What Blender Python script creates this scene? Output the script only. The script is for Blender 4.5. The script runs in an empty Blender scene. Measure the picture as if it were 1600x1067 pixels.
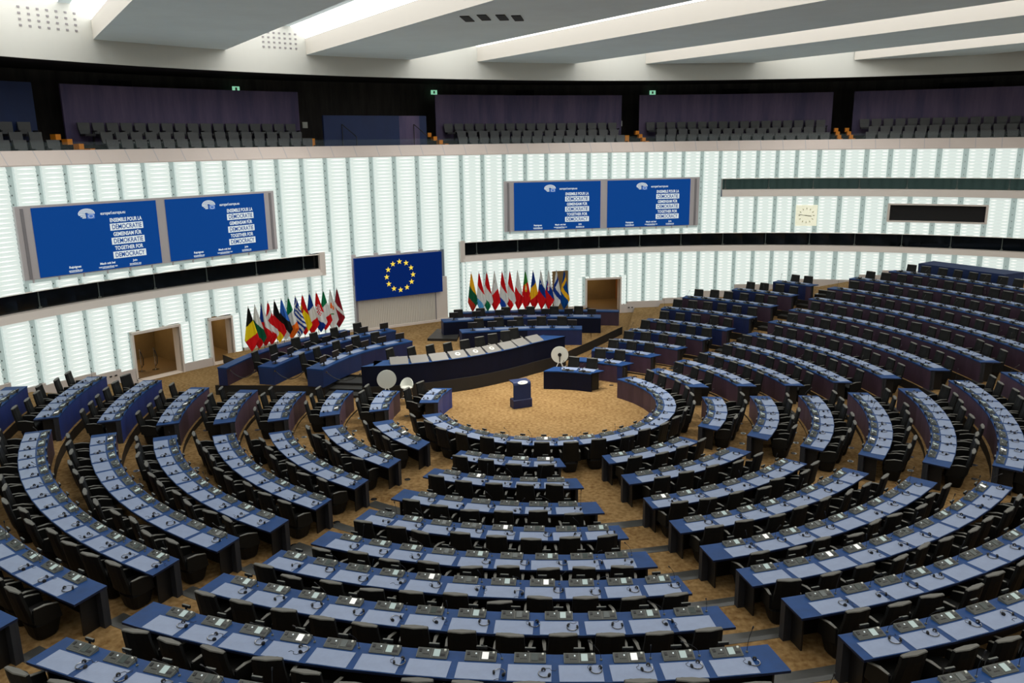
import bpy, math, random
from math import sin, cos, pi, radians, degrees, atan2, hypot
from mathutils import Vector, Matrix, Euler
random.seed(7)
SC = bpy.context.scene
COL = SC.collection

# ------------------------------------------------------------------ camera
def make_camera():
    pan, pit, rol, f = -0.0428239598, 0.235982366, -0.0130854424, 1296.18674
    cp, sp, ct, st = cos(pan), sin(pan), cos(pit), sin(pit)
    F = Vector((sp*ct, cp*ct, -st)); R = Vector((cp, -sp, 0)); U = R.cross(F)
    c, s = cos(rol), sin(rol)
    R2 = c*R+s*U; U2 = -s*R+c*U
    cd = bpy.data.cameras.new('camera'); cam = bpy.data.objects.new('camera', cd)
    m = Matrix((R2, U2, -F)).transposed().to_4x4()
    m.translation = Vector((0, -27.4671, 9.45245))
    cam.matrix_world = m
    cd.sensor_width = 36; cd.sensor_fit = 'HORIZONTAL'; cd.lens = f*36/1600
    cd.clip_start = .1; cd.clip_end = 300
    COL.objects.link(cam); SC.camera = cam
make_camera()

# ------------------------------------------------------------------ world, exposure, lights
w = bpy.data.worlds.new('world'); SC.world = w; w.use_nodes = True
w.node_tree.nodes['Background'].inputs[0].default_value = (.6, .7, .8, 1)
w.node_tree.nodes['Background'].inputs[1].default_value = .15
SC.view_settings.view_transform = 'Standard'; SC.view_settings.look = 'None'
SC.view_settings.exposure = 0.0; SC.view_settings.gamma = 1; SC.view_settings.use_curve_mapping = False
E_WALL = .63      # glow of the backlit glass wall
E_STREAK = .88      # painted brighter streaks standing in for uneven backlight on the louvres
E_SKY = 2.5      # skylight glass between the beams
ADDED_LAMPS = [((-1.0, 3.0, 13.2), 480, 4.0), ((-9.0, 8.0, 13.2), 70, 4), ((8.0, 5.0, 13.2), 60, 4)]  # area lamps added to brighten the centre, without any fixture
for p, e, s in ADDED_LAMPS:
    ld = bpy.data.lights.new('added_ceiling_light', 'AREA'); ld.shape = 'DISK'; ld.size = s; ld.energy = e
    ld.color = (1, .95, .86); ld.spread = radians(75)
    lo = bpy.data.objects.new('added_ceiling_light', ld); lo.location = p; COL.objects.link(lo)

# ------------------------------------------------------------------ materials
MATS = {}
def mat(name, col, rough=.6, metal=0, emit=None, es=1.0, spec=.5, noise=0, nscale=3, stretch=(1, 1, 1), col2=None, bump=0, alpha=1, trans=0, obj_coord=True):
    if name in MATS: return MATS[name]
    m = bpy.data.materials.new(name); m.use_nodes = True
    nt = m.node_tree; b = nt.nodes['Principled BSDF']
    b.inputs['Base Color'].default_value = (*col, 1)
    b.inputs['Roughness'].default_value = rough; b.inputs['Metallic'].default_value = metal
    b.inputs['Specular IOR Level'].default_value = spec
    if trans: b.inputs['Transmission Weight'].default_value = trans
    if alpha < 1: b.inputs['Alpha'].default_value = alpha
    if emit: b.inputs['Emission Color'].default_value = (*emit, 1); b.inputs['Emission Strength'].default_value = es
    if noise or col2 or bump:
        tc = nt.nodes.new('ShaderNodeTexCoord'); mp = nt.nodes.new('ShaderNodeMapping'); mp.inputs['Scale'].default_value = stretch
        nz = nt.nodes.new('ShaderNodeTexNoise'); nz.inputs['Scale'].default_value = nscale; nz.inputs['Detail'].default_value = 6; nz.inputs['Roughness'].default_value = .65
        nt.links.new(tc.outputs['Object' if obj_coord else 'Generated'], mp.inputs[0]); nt.links.new(mp.outputs[0], nz.inputs['Vector'])
        if noise or col2:
            c2 = col2 or tuple(min(1, c*(1+noise)) for c in col); c1 = col if col2 else tuple(c*(1-noise) for c in col)
            cr = nt.nodes.new('ShaderNodeValToRGB'); cr.color_ramp.elements[0].position = .36; cr.color_ramp.elements[1].position = .64
            cr.color_ramp.elements[0].color = (*c1, 1); cr.color_ramp.elements[1].color = (*c2, 1)
            nt.links.new(nz.outputs['Fac'], cr.inputs[0]); nt.links.new(cr.outputs[0], b.inputs['Base Color'])
        if bump:
            bp = nt.nodes.new('ShaderNodeBump'); bp.inputs['Strength'].default_value = bump; bp.inputs['Distance'].default_value = .02
            nt.links.new(nz.outputs['Fac'], bp.inputs['Height']); nt.links.new(bp.outputs[0], b.inputs['Normal'])
    MATS[name] = m; return m

def S(r, g, b):      # sRGB 0..255 to linear
    f = lambda c: (c/255/12.92 if c <= 10 else ((c/255+.055)/1.055)**2.4)
    return (f(r), f(g), f(b))

M_carpet = mat('beige_carpet', S(150, 120, 80), .95, noise=.22, nscale=1.6, bump=.25, stretch=(1, 1, 1), spec=.1)
def carpet_detail():
    nt = M_carpet.node_tree; b = nt.nodes['Principled BSDF']
    n1 = nt.nodes.new('ShaderNodeTexNoise'); n1.inputs['Scale'].default_value = 9; n1.inputs['Detail'].default_value = 8
    n2 = nt.nodes.new('ShaderNodeTexNoise'); n2.inputs['Scale'].default_value = .7; n2.inputs['Detail'].default_value = 4
    tc = nt.nodes.new('ShaderNodeTexCoord')
    geo = nt.nodes.new('ShaderNodeNewGeometry')
    nt.links.new(geo.outputs['Position'], n1.inputs['Vector']); nt.links.new(geo.outputs['Position'], n2.inputs['Vector'])
    a = nt.nodes.new('ShaderNodeMath'); a.operation = 'MULTIPLY_ADD'; a.inputs[1].default_value = .75
    nt.links.new(n1.outputs['Fac'], a.inputs[0])
    m2 = nt.nodes.new('ShaderNodeMath'); m2.operation = 'MULTIPLY'; m2.inputs[1].default_value = .25
    nt.links.new(n2.outputs['Fac'], m2.inputs[0]); nt.links.new(m2.outputs[0], a.inputs[2])
    cr = nt.nodes.new('ShaderNodeValToRGB'); e = cr.color_ramp.elements
    e[0].position = .33; e[0].color = (*S(108, 80, 44), 1); e[1].position = .62; e[1].color = (*S(150, 122, 82), 1)
    nt.links.new(a.outputs[0], cr.inputs[0]); nt.links.new(cr.outputs[0], b.inputs['Base Color'])
carpet_detail()
M_white = mat('white_plaster', S(206, 207, 201), .7)
M_soffit = mat('grey_soffit', S(226, 243, 250), .75, noise=.03, nscale=.5)
M_beamside = mat('cream_beam_side', S(214, 209, 201), .7)
M_parapet = mat('pale_pink_parapet', S(222, 208, 200), .55, noise=.02, nscale=.7)
M_sill = mat('white_sill', S(226, 216, 208), .5)
M_base = mat('white_skirting', S(214, 205, 200), .5)
M_glow = mat('backlit_frosted_glass', S(125, 138, 132), .35, emit=(.93, 1.0, .955), es=E_WALL)
M_streak = mat('painted_backlight_streak', S(235, 240, 235), .4, emit=(1, 1, .93), es=E_STREAK)
M_back = mat('backlit_back_panel', S(120, 135, 130), .4, emit=(.86, .98, .93), es=E_WALL*.9)
M_chan = mat('greenish_glass_channel', S(110, 130, 126), .25, emit=(.80, .94, .90), es=E_WALL*.52, noise=.12, nscale=9, stretch=(1, 1, 6))
M_mull = mat('wall_steel_bracket', S(110, 120, 118), .4, metal=.5)
M_sky = mat('skylight_glass', (.9, .9, .9), .5, emit=(1, .995, .965), es=E_SKY)
M_dark = mat('dark_gallery_wall', S(62, 57, 54), .8, noise=.35, nscale=2, stretch=(1, 1, .15))
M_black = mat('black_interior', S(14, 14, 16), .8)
M_booth2 = mat('glass_painted_teal_reflection', S(46, 66, 64), .04, metal=.55)  # teal metallic tint stands in for the reflected glowing wall
M_booth = mat('dark_glass', S(8, 14, 16), .08, spec=.5)
M_violet = mat('violet_stained_panel', S(66, 58, 96), .6, noise=.35, nscale=1.3, stretch=(1, 1, .12), col2=S(100, 84, 116))
M_bluepanel = mat('blue_stained_panel', S(5, 34, 82), .6, noise=.12, nscale=1.2, stretch=(1, 1, .3))
M_top = mat('blue_stained_desk_top', S(13, 58, 112), .5, spec=.3, noise=.13, nscale=3, stretch=(1, 1, 1))
M_toplip = mat('dark_blue_edge', S(10, 22, 50), .5)
M_navy = mat('navy_stained_wood', S(14, 28, 72), .5, noise=.2, nscale=2.5, stretch=(1, 1, .3))
M_blue = mat('blue_stained_wood', S(28, 52, 122), .5, noise=.15, nscale=2.5, stretch=(1, 1, .3))
M_maroon = mat('maroon_stained_wood', S(58, 40, 56), .5, noise=.22, nscale=3, stretch=(1, 1, .25))
M_mauve = mat('mauve_stained_wood', S(84, 64, 84), .5, noise=.2, nscale=3, stretch=(1, 1, .25))
M_plinth = mat('black_plinth', S(24, 21, 19), .6)
M_tread = mat('dark_step_tread', S(58, 58, 55), .3, noise=.15, nscale=2)
M_end = mat('charcoal_end_panel', S(36, 38, 44), .5)
M_blot = mat('pale_blue_blotter', S(132, 146, 174), .4, noise=.05, nscale=5)
M_cons = mat('grey_console', S(96, 99, 94), .45)
M_consin = mat('grey_console_inset', S(66, 69, 66), .5)
M_scr_on = mat('lit_console_screen', S(100, 110, 108), .3, emit=S(185, 205, 200), es=.55)
M_scr_hi = mat('bright_console_screen', S(140, 140, 135), .3, emit=(1, 1, .96), es=.75)
M_scr_off = mat('dark_console_screen', S(70, 78, 76), .2)
M_blk = mat('black_plastic', S(18, 18, 20), .4)
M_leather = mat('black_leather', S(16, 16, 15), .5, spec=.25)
M_leathersheen = mat('black_leather_painted_sheen', S(98, 97, 91), .5)  # pale grey paints the sheen on the top edges of the black leather
M_chrome = mat('chrome', S(200, 200, 200), .2, metal=1)
M_gallseat = mat('grey_gallery_leather', S(66, 68, 70), .5)
M_gallbase = mat('gallery_seat_shell', S(26, 25, 32), .6)
M_orange = mat('orange_step_edge', S(226, 140, 24), .6)
M_glass = mat('balustrade_glass', S(190, 215, 215), .05, alpha=.05)
M_frame = mat('silver_frame', S(196, 190, 192), .45)
M_frame2 = mat('grey_frame_groove', S(140, 136, 140), .45)
M_scrblue = mat('screen_blue', S(4, 30, 80), .6, spec=.1, emit=S(6, 64, 134), es=.85)
M_scrwhite = mat('screen_white', S(120, 125, 125), .6, spec=.1, emit=S(222, 232, 232), es=.8)
M_scrmid = mat('screen_midblue', S(60, 100, 170), .4, emit=S(70, 110, 180), es=.6)
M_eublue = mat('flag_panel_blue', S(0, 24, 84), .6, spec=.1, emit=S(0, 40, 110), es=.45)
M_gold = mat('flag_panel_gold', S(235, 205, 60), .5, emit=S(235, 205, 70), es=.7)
M_roller = mat('ribbed_cream_panel', S(212, 206, 196), .6)
M_brown = mat('brown_room_wall', S(120, 96, 58), .8, noise=.1, nscale=1)
M_brownfloor = mat('brown_room_floor', S(110, 84, 46), .8)
M_wood = mat('orange_wood', S(150, 96, 50), .6)
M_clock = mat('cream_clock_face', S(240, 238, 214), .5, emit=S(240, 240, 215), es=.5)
M_green = mat('exit_green', S(150, 220, 180), .4, emit=S(150, 225, 185), es=.7)
M_offwhite = mat('offwhite_plastic', S(206, 208, 200), .4)
M_gboard = mat('grey_lectern_board', S(120, 118, 114), .3)
M_rope = mat('red_rope', S(120, 20, 24), .7)
M_navydk = mat('dark_navy_front', S(3, 8, 32), .6, spec=.2, noise=.15, nscale=2, stretch=(1, 1, .3))

# ------------------------------------------------------------------ mesh helpers
class MB:
    def __init__(s): s.v = []; s.f = []; s.m = []; s.mats = []
    def mi(s, m):
        if m not in s.mats: s.mats.append(m)
        return s.mats.index(m)
    def face(s, pts, m):
        n = len(s.v); s.v += [tuple(p) for p in pts]; s.f.append(tuple(range(n, n+len(pts)))); s.m.append(s.mi(m))
    def mesh(s, vs, fs, m):
        n = len(s.v); s.v += [tuple(p) for p in vs]; k = s.mi(m)
        for f in fs: s.f.append(tuple(n+i for i in f)); s.m.append(k)
    def box(s, c, d, m, rot=0, T=None):
        x, y, z = d[0]/2, d[1]/2, d[2]/2
        vs = [Vector((i*x, j*y, k*z)) for k in (-1, 1) for j in (-1, 1) for i in (-1, 1)]
        if T is not None: vs = [T @ v for v in vs]
        cr, sr = cos(rot), sin(rot)
        vs = [(c[0]+v.x*cr-v.y*sr, c[1]+v.x*sr+v.y*cr, c[2]+v.z) for v in vs]
        s.mesh(vs, [(0, 2, 3, 1), (4, 5, 7, 6), (0, 1, 5, 4), (2, 6, 7, 3), (0, 4, 6, 2), (1, 3, 7, 5)], m)
    def prism(s, poly, z0, z1, m, mtop=None):     # poly list of xy
        n = len(poly); lo = [(p[0], p[1], z0) for p in poly]; hi = [(p[0], p[1], z1) for p in poly]
        s.mesh(lo+hi, [(i, (i+1) % n, n+(i+1) % n, n+i) for i in range(n)], m)
        s.face(hi, mtop or m); s.face(lo[::-1], m)
    def loft(s, secs, m, cap=True, closed=True):   # list of loops with the same count
        n = len(secs[0]); vs = [p for q in secs for p in q]; fs = []
        for a in range(len(secs)-1):
            for i in range(n if closed else n-1):
                fs.append((a*n+i, a*n+(i+1) % n, (a+1)*n+(i+1) % n, (a+1)*n+i))
        if cap: fs.append(tuple(range(n))[::-1]); fs.append(tuple(range((len(secs)-1)*n, len(secs)*n)))
        s.mesh(vs, fs, m)
    def tube(s, pts, r, m, n=6, cap=True):
        pts = [Vector(p) for p in pts]; secs = []
        for i, p in enumerate(pts):
            d = (pts[min(i+1, len(pts)-1)]-pts[max(i-1, 0)]).normalized()
            up = Vector((0, 0, 1)) if abs(d.z) < .9 else Vector((1, 0, 0))
            a = d.cross(up).normalized(); b = d.cross(a)
            rr = r[i] if isinstance(r, (list, tuple)) else r
            secs.append([p+rr*(cos(2*pi*k/n)*a+sin(2*pi*k/n)*b) for k in range(n)])
        s.loft(secs, m, cap)
    def cyl(s, c, r, z0, z1, m, n=20, r2=None):
        r2 = r if r2 is None else r2
        s.loft([[(c[0]+r*cos(2*pi*k/n), c[1]+r*sin(2*pi*k/n), z0) for k in range(n)], [(c[0]+r2*cos(2*pi*k/n), c[1]+r2*sin(2*pi*k/n), z1) for k in range(n)]], m)
    def data(s, name, off=(0, 0, 0), smooth=False):
        me = bpy.data.meshes.new(name)
        me.from_pydata([(v[0]-off[0], v[1]-off[1], v[2]-off[2]) for v in s.v], [], s.f)
        for m in s.mats: me.materials.append(m)
        me.polygons.foreach_set('material_index', s.m)
        if smooth: me.polygons.foreach_set('use_smooth', [True]*len(me.polygons))
        me.update(); return me
    def build(s, name, parent=None, loc=(0, 0, 0), bev=0, smooth=False):
        """vertices are in world space; origin goes to loc (world); parent is unrotated"""
        me = s.data(name, loc, smooth); o = bpy.data.objects.new(name, me); COL.objects.link(o)
        if parent is not None:
            o.parent = parent; pl = getattr(parent, 'location', Vector((0, 0, 0)))
            wl = WL.get(parent.name, pl); o.location = Vector(loc)-Vector(wl); WL[o.name] = Vector(loc)
        else: o.location = loc; WL[o.name] = Vector(loc)
        if bev:
            bm = o.modifiers.new('bevel', 'BEVEL'); bm.width = bev; bm.segments = 2; bm.limit_method = 'ANGLE'
        return o
WL = {}
def empty(name, loc, label=None, cat=None, group=None, rotz=0):
    o = bpy.data.objects.new(name, None); COL.objects.link(o); o.location = loc; o.rotation_euler = (0, 0, rotz)
    o.empty_display_size = .1; WL[o.name] = Vector(loc)
    return tag(o, label, cat, group)
def tag(o, label=None, cat=None, group=None, kind=None):
    if label: o['label'] = label
    if cat: o['category'] = cat
    if group: o['group'] = group
    if kind: o['kind'] = kind
    return o
def struct(mb, name, parent=None, loc=(0, 0, 0), **k): 
    o = mb.build(name, parent, loc, **k)
    o['kind'] = 'structure'; return o
def child(name, me, parent, loc, rot=(0, 0, 0), label=None):
    o = bpy.data.objects.new(name, me); COL.objects.link(o); o.parent = parent; o.location = loc; o.rotation_euler = rot
    if label: o['label'] = label
    return o
def copy_tree(root, kids, loc, rotz):
    r = root.copy(); COL.objects.link(r); r.location = loc; r.rotation_euler = (0, 0, rotz)
    for k in kids:
        c = k[0].copy(); COL.objects.link(c); c.parent = r
        for g in k[1]:
            d = g.copy(); COL.objects.link(d); d.parent = c
    return r
ORD = ['zeroth', 'first', 'second', 'third', 'fourth', 'fifth', 'sixth', 'seventh', 'eighth', 'ninth', 'tenth', 'eleventh', 'twelfth', 'thirteenth', 'fourteenth', 'fifteenth', 'sixteenth', 'seventeenth', 'eighteenth', 'nineteenth', 'twentieth', 'twenty-first', 'twenty-second', 'twenty-third', 'twenty-fourth', 'twenty-fifth', 'twenty-sixth', 'twenty-seventh', 'twenty-eighth', 'twenty-ninth', 'thirtieth', 'thirty-first', 'thirty-second']

# pixel test for "in view" (only used to skip what lies outside the frame)
CAMI = SC.camera.matrix_world.inverted()
def pix(p):
    v = CAMI @ Vector(p)
    if v.z > -.5: return None
    return 800+1296.18674*v.x/-v.z, 533.5-1296.18674*v.y/-v.z
def inview(p, mg=60):
    q = pix(p)
    return q is not None and -mg < q[0] < 1600+mg and -mg < q[1] < 1067+mg+40

# ------------------------------------------------------------------ plan geometry
CX, CY = 9.9, -12.6
PC = [-2.3758395188267283, -4.624391802394432, -1.4223006367571585, 0.9091008519544029, 42.56548875894387]
def RW(ph):           # wall radius, ph in degrees around (CX, CY)
    def g(a):
        r = 0
        for c in PC: r = r*a+c
        return .75*r
    a = (ph+180) % 360-180
    if -65.7 <= a <= 27: return g(radians(a))
    lo, hi = g(radians(-65.7)), g(radians(27))
    t = ((a-27) % 360)/(360-92.7)
    return hi+(lo-hi)*t
def WP(ph, off=0):
    r = RW(ph)+off; a = radians(ph); return (CX+r*sin(a), CY+r*cos(a))
def WQ(ph, off, z): return (*WP(ph, off), z)
def P(th, r): a = radians(th); return (r*sin(a), r*cos(a))

RK = [3.75, 5.414, 7.025, 8.644, 10.262, 11.88, 13.467, 15.08, 16.691, 18.295, 19.897, 21.5]
HK = [0, .007, .07, .12, .264, .448, .761, 1.081, 1.392, 1.705, 2.016, 2.33]
DEP = .652; TOPH = .739

# ------------------------------------------------------------------ floor and tiers
def circle_pts(r_off, a0=0, a1=360, step=3, z=None):
    n = max(2, int(round((a1-a0)/step))+1)
    return [WP(a0+(a1-a0)*i/(n-1), r_off) for i in range(n)]
mb = MB(); mb.prism(circle_pts(7.4, 0, 357), -.4, -.0, M_carpet); struct(mb, 'floor')
FARL = {1: 281.7, 2: 277.7, 3: 274.5, 4: 272.3, 5: 270.6, 6: 269.8, 7: 267.4, 8: 260.1, 9: 256, 10: 254, 11: 252}
FARR = {1: 13.2, 2: 15.7, 3: 19, 4: 21, 5: 22.8, 6: 24.3, 7: 26.6, 8: 33.7, 9: 38.5, 10: 48, 11: 51.1}
WALLR, WALLL = {}, {}      # where the edge of each tier meets the drum wall
for k_, pr_, pl_ in ((4, -8.9, -58.7), (5, -6.2, -60.9), (6, -3.2, -64.8), (7, 2.2, -67.2), (8, 6.0, -70), (9, 12.2, -74), (10, 16.2, -78), (11, 20, -82)):
    WALLR[k_] = WP(pr_, -.02); WALLL[k_] = WP(pl_, -.02)
for k in range(1, 12):
    r = RK[k]-.06; a0, a1 = FARR[k]-1.0, FARL[k]+1.0
    n = 72; inner = [P(a0+(a1-a0)*i/n, r) for i in range(n+1)]      # right far end, round through 180, to left far end
    z0 = 0.0; z1 = HK[k]
    mb = MB()
    if k < 4:
        rb = RK[4]
        outer = [P(a1-(a1-a0)*i/n, rb) for i in range(n+1)]
    else:
        wr, wl = WALLR[k], WALLL[k]
        pr = degrees(atan2(wr[0]-CX, wr[1]-CY)) % 360; pl = degrees(atan2(wl[0]-CX, wl[1]-CY)) % 360
        if pr > 180: pr -= 360
        m_ = 60; outer = [WP(pl+(pr-pl)*i/m_, -.01) for i in range(m_+1)]      # left wall point anticlockwise to the right one
    # ring strip as quads
    if k < 4:
        vs = [(*p, z1) for p in inner]+[(*p, z1) for p in outer[::-1]]
        fs = [(i, i+1, n+1+i+1, n+1+i) for i in range(n)]
        mb.mesh(vs, fs, M_carpet)
        for ring in (inner,): mb.mesh([(*p, z1) for p in ring]+[(*p, -.01) for p in ring], [(i, i+1, n+1+i+1, n+1+i) for i in range(n)], M_plinth)
        for a, b in ((inner[0], outer[-1]), (inner[-1], outer[0])): mb.face([(*a, z1), (*b, z1), (*b, 0), (*a, 0)], M_plinth)
    else:
        poly = inner+outer
        mb.face([(*p, z1) for p in poly], M_carpet)
        c = len(poly)
        mb.mesh([(*p, z1) for p in poly]+[(*p, 0) for p in poly], [(i, (i+1) % c, c+(i+1) % c, c+i) for i in range(c)], M_plinth)
    struct(mb, 'floor')

# ends of the seating blocks: angle = a + w/r fitted between two radii
def endf(t1, r1, t2, r2):
    w_ = (t1-t2)/(1/(r1*.75)-1/(r2*.75)); a_ = t1-w_/(r1*.75)
    return lambda r: a_+w_/r
BL = {  # name: (start, end) in increasing clockwise angle from far; row range
 'right rear': (lambda r, k: FARR[k], lambda r, k: endf(34.5, 7.6, 44, 21)(r), range(1, 10)),
 'right': (lambda r, k: {10: 48, 11: 51.1}.get(k, endf(45.9, 7.3, 47.3, 22)(r)), lambda r, k: endf(74, 7.6, 86.5, 20.5)(r), range(1, 12)),
 'near right': (lambda r, k: endf(86, 7.7, 91, 20)(r), lambda r, k: endf(119.9, 7.7, 125, 18.4)(r), range(1, 10)),
 'front right': (lambda r, k: endf(131.6, 7.8, 130.1, 17)(r), lambda r, k: endf(163.5, 8.1, 164.7, 21)(r), range(1, 10)),
 'centre': (lambda r, k: endf(168.89, 21, 174.86, 8.2)(r), lambda r, k: endf(203.1, 21, 206.7, 8.19)(r), range(1, 10)),
 'front left': (lambda r, k: endf(207.3, 21, 217.9, 8.19)(r), lambda r, k: endf(247.4, 8.04, 246.3, 20.5)(r), range(1, 10)),
 'left rear': (lambda r, k: endf(258.4, 7.6, 250.6, 20.5)(r), lambda r, k: FARL[k], range(1, 9)),
}
# dark step treads across the aisles, one at each rise
AIS = [('right rear', 'right'), ('right', 'near right'), ('near right', 'front right'), ('front right', 'centre'), ('centre', 'front left')]
for (b1, b2) in AIS:
    for k in range(3, 11):
        if HK[k]-HK[k-1] < .04: continue
        r1 = RK[k]-.06; r0 = r1-(.42 if k > 4 else .3)
        zt = HK[k-1]+(HK[k]-HK[k-1])*.5
        rr = RK[k]+.3
        kk1 = min(k, max(BL[b1][2])); kk2 = min(k, max(BL[b2][2]))
        a = BL[b1][1](rr, kk1)-1.5; b = BL[b2][0](rr, kk2)+1.5
        if not inview((*P((a+b)/2, r1), zt), 100): continue
        mb = MB(); n = 6
        pin = [P(a+(b-a)*i/n, r0) for i in range(n+1)]; pout = [P(a+(b-a)*i/n, r1+.03) for i in range(n+1)]
        mb.prism(pin+pout[::-1], HK[k-1]+.001, zt, M_plinth, M_tread)
        e = [P(a+(b-a)*i/n, r1-.02) for i in range(n+1)]; e2 = [P(a+(b-a)*i/n, r1+.1) for i in range(n+1)]
        mb.prism(e+e2[::-1], zt, HK[k]+.006, M_plinth, M_tread)
        struct(mb, 'floor')
# floor outlet discs
mb = MB()
for b, rows in (('near right', range(2, 8)), ('left rear', range(1, 7)), ('front left', range(2, 7)), ('right rear', range(1, 8)), ('front right', range(1, 7))):
    for k in rows:
        r = RK[k]+DEP+.62
        a0, a1 = BL[b][0](r, k), BL[b][1](r, k)
        n = max(1, int(radians(a1-a0)*r/1.15))
        for i in range(n):
            p = P(a0+(a1-a0)*(i+.5)/n, RK[k]-.42 if k > 1 else RK[k]-.4)
            z = HK[k-1]
            mb.cyl((p[0], p[1]), .09, z, z+.008, M_chrome, 12); mb.cyl((p[0], p[1]), .055, z, z+.012, M_blk, 10)
struct(mb, 'floor')

# ------------------------------------------------------------------ shared parts for seats
def m_console():
    mb = MB(); w, d = .23, .085
    mb.loft([[(x, -d, 0), (x, d, 0), (x, d, .018), (x, -d, .062)] for x in (-w, w)], M_cons)
    def onslope(x0, x1, y0, y1, m, t=.004):
        f = lambda y: .062+(y+d)*(.018-.062)/(2*d)
        mb.loft([[(x, y0, f(y0)), (x, y1, f(y1)), (x, y1, f(y1)+t), (x, y0, f(y0)+t)] for x in (x0, x1)], m)
    onslope(-.22, -.015, -.075, .075, M_consin); onslope(.0, .22, -.075, .075, M_consin)
    onslope(-.2, -.16, -.05, .0, M_blk, .012); onslope(-.08, -.06, -.04, -.02, M_scrwhite, .01)
    for i in range(4): onslope(-.14+i*.025, -.125+i*.025, .02, .035, M_blk, .008)
    onslope(.125, .2, 0.01, .05, M_blk, .008); onslope(.17, .2, -.065, -.035, M_offwhite, .02)
    mb.v = [(-x, y, z) for x, y, z in mb.v]; mb.f = [f[::-1] for f in mb.f]
    return mb.data('console')
def m_screen(m):
    mb = MB(); d = .085; f = lambda y: .062+(y+d)*(.018-.062)/(2*d)
    mb.loft([[(x, -.06, f(-.06)+.003), (x, .06, f(.06)+.003), (x, .06, f(.06)+.01), (x, -.06, f(-.06)+.01)] for x in (.02, .115)], m)
    mb.v = [(-x, y, z) for x, y, z in mb.v]; mb.f = [f[::-1] for f in mb.f]
    return mb.data('screen')
ME_console = m_console(); ME_scr = [m_screen(M_scr_off), m_screen(M_scr_on), m_screen(M_scr_hi)]
def m_blotter():
    mb = MB(); mb.box((0, 0, .003), (.625, .375, .006), M_blot); return mb.data('blotter')
ME_blot = m_blotter()
def m_holder():
    mb = MB(); mb.box((0, -.02, .035), (.03, .02, .07), M_blk); mb.box((0, -.03, .085), (.16, .03, .045), M_blk); mb.box((0, -.03, .109), (.155, .028, .004), M_cons); return mb.data('holder')
ME_hold = m_holder()
def m_mic(k):
    mb = MB(); mb.cyl((0, 0), .018, 0, .02, M_cons, 10)
    L = [.30, .36, .26][k]; lean = [.16, .05, .24][k]; sx = [.05, -.03, .1][k]
    pts = [(sx*t*t, lean*t*t, .02+L*t) for t in [0, .25, .5, .75, 1]]
    mb.tube(pts, .0045, M_blk, 5); e = Vector(pts[-1]); d = (e-Vector(pts[-2])).normalized()
    mb.tube([e, e+d*.02, e+d*.05, e+d*.06], [.006, .012, .012, .004], M_blk, 7)
    return mb.data('microphone')
ME_mic = [m_mic(k) for k in range(3)]
# headset: hoop, two ear pads, cable
def m_hoop():
    mb = MB(); pts = [(.085*cos(radians(a)), .085*sin(radians(a)), .012) for a in range(-20, 201, 20)]
    mb.tube(pts, .006, M_blk, 6); mb.tube([(p[0]*.95, p[1]*.95, p[2]+.003) for p in pts[1:-1]], .004, M_chrome, 5); return mb.data('headband')
def m_pad():
    mb = MB(); mb.tube([(0, -.015, .02), (0, -.008, .02), (0, .008, .02), (0, .015, .02)], [.02, .032, .032, .024], M_blk, 10)
    mb.tube([(0, .015, .02), (0, .02, .02)], .014, M_chrome, 8); return mb.data('ear_pad')
def m_cable():
    mb = MB(); mb.tube([(.08, -.03, .006), (.1, -.09, .004), (.07, -.14, .004), (.02, -.13, .004), (-.02, -.17, .004), (.0, -.21, .004)], .003, M_blk, 5); return mb.data('cable')
ME_hoop, ME_pad, ME_cable = m_hoop(), m_pad(), m_cable()
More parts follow.
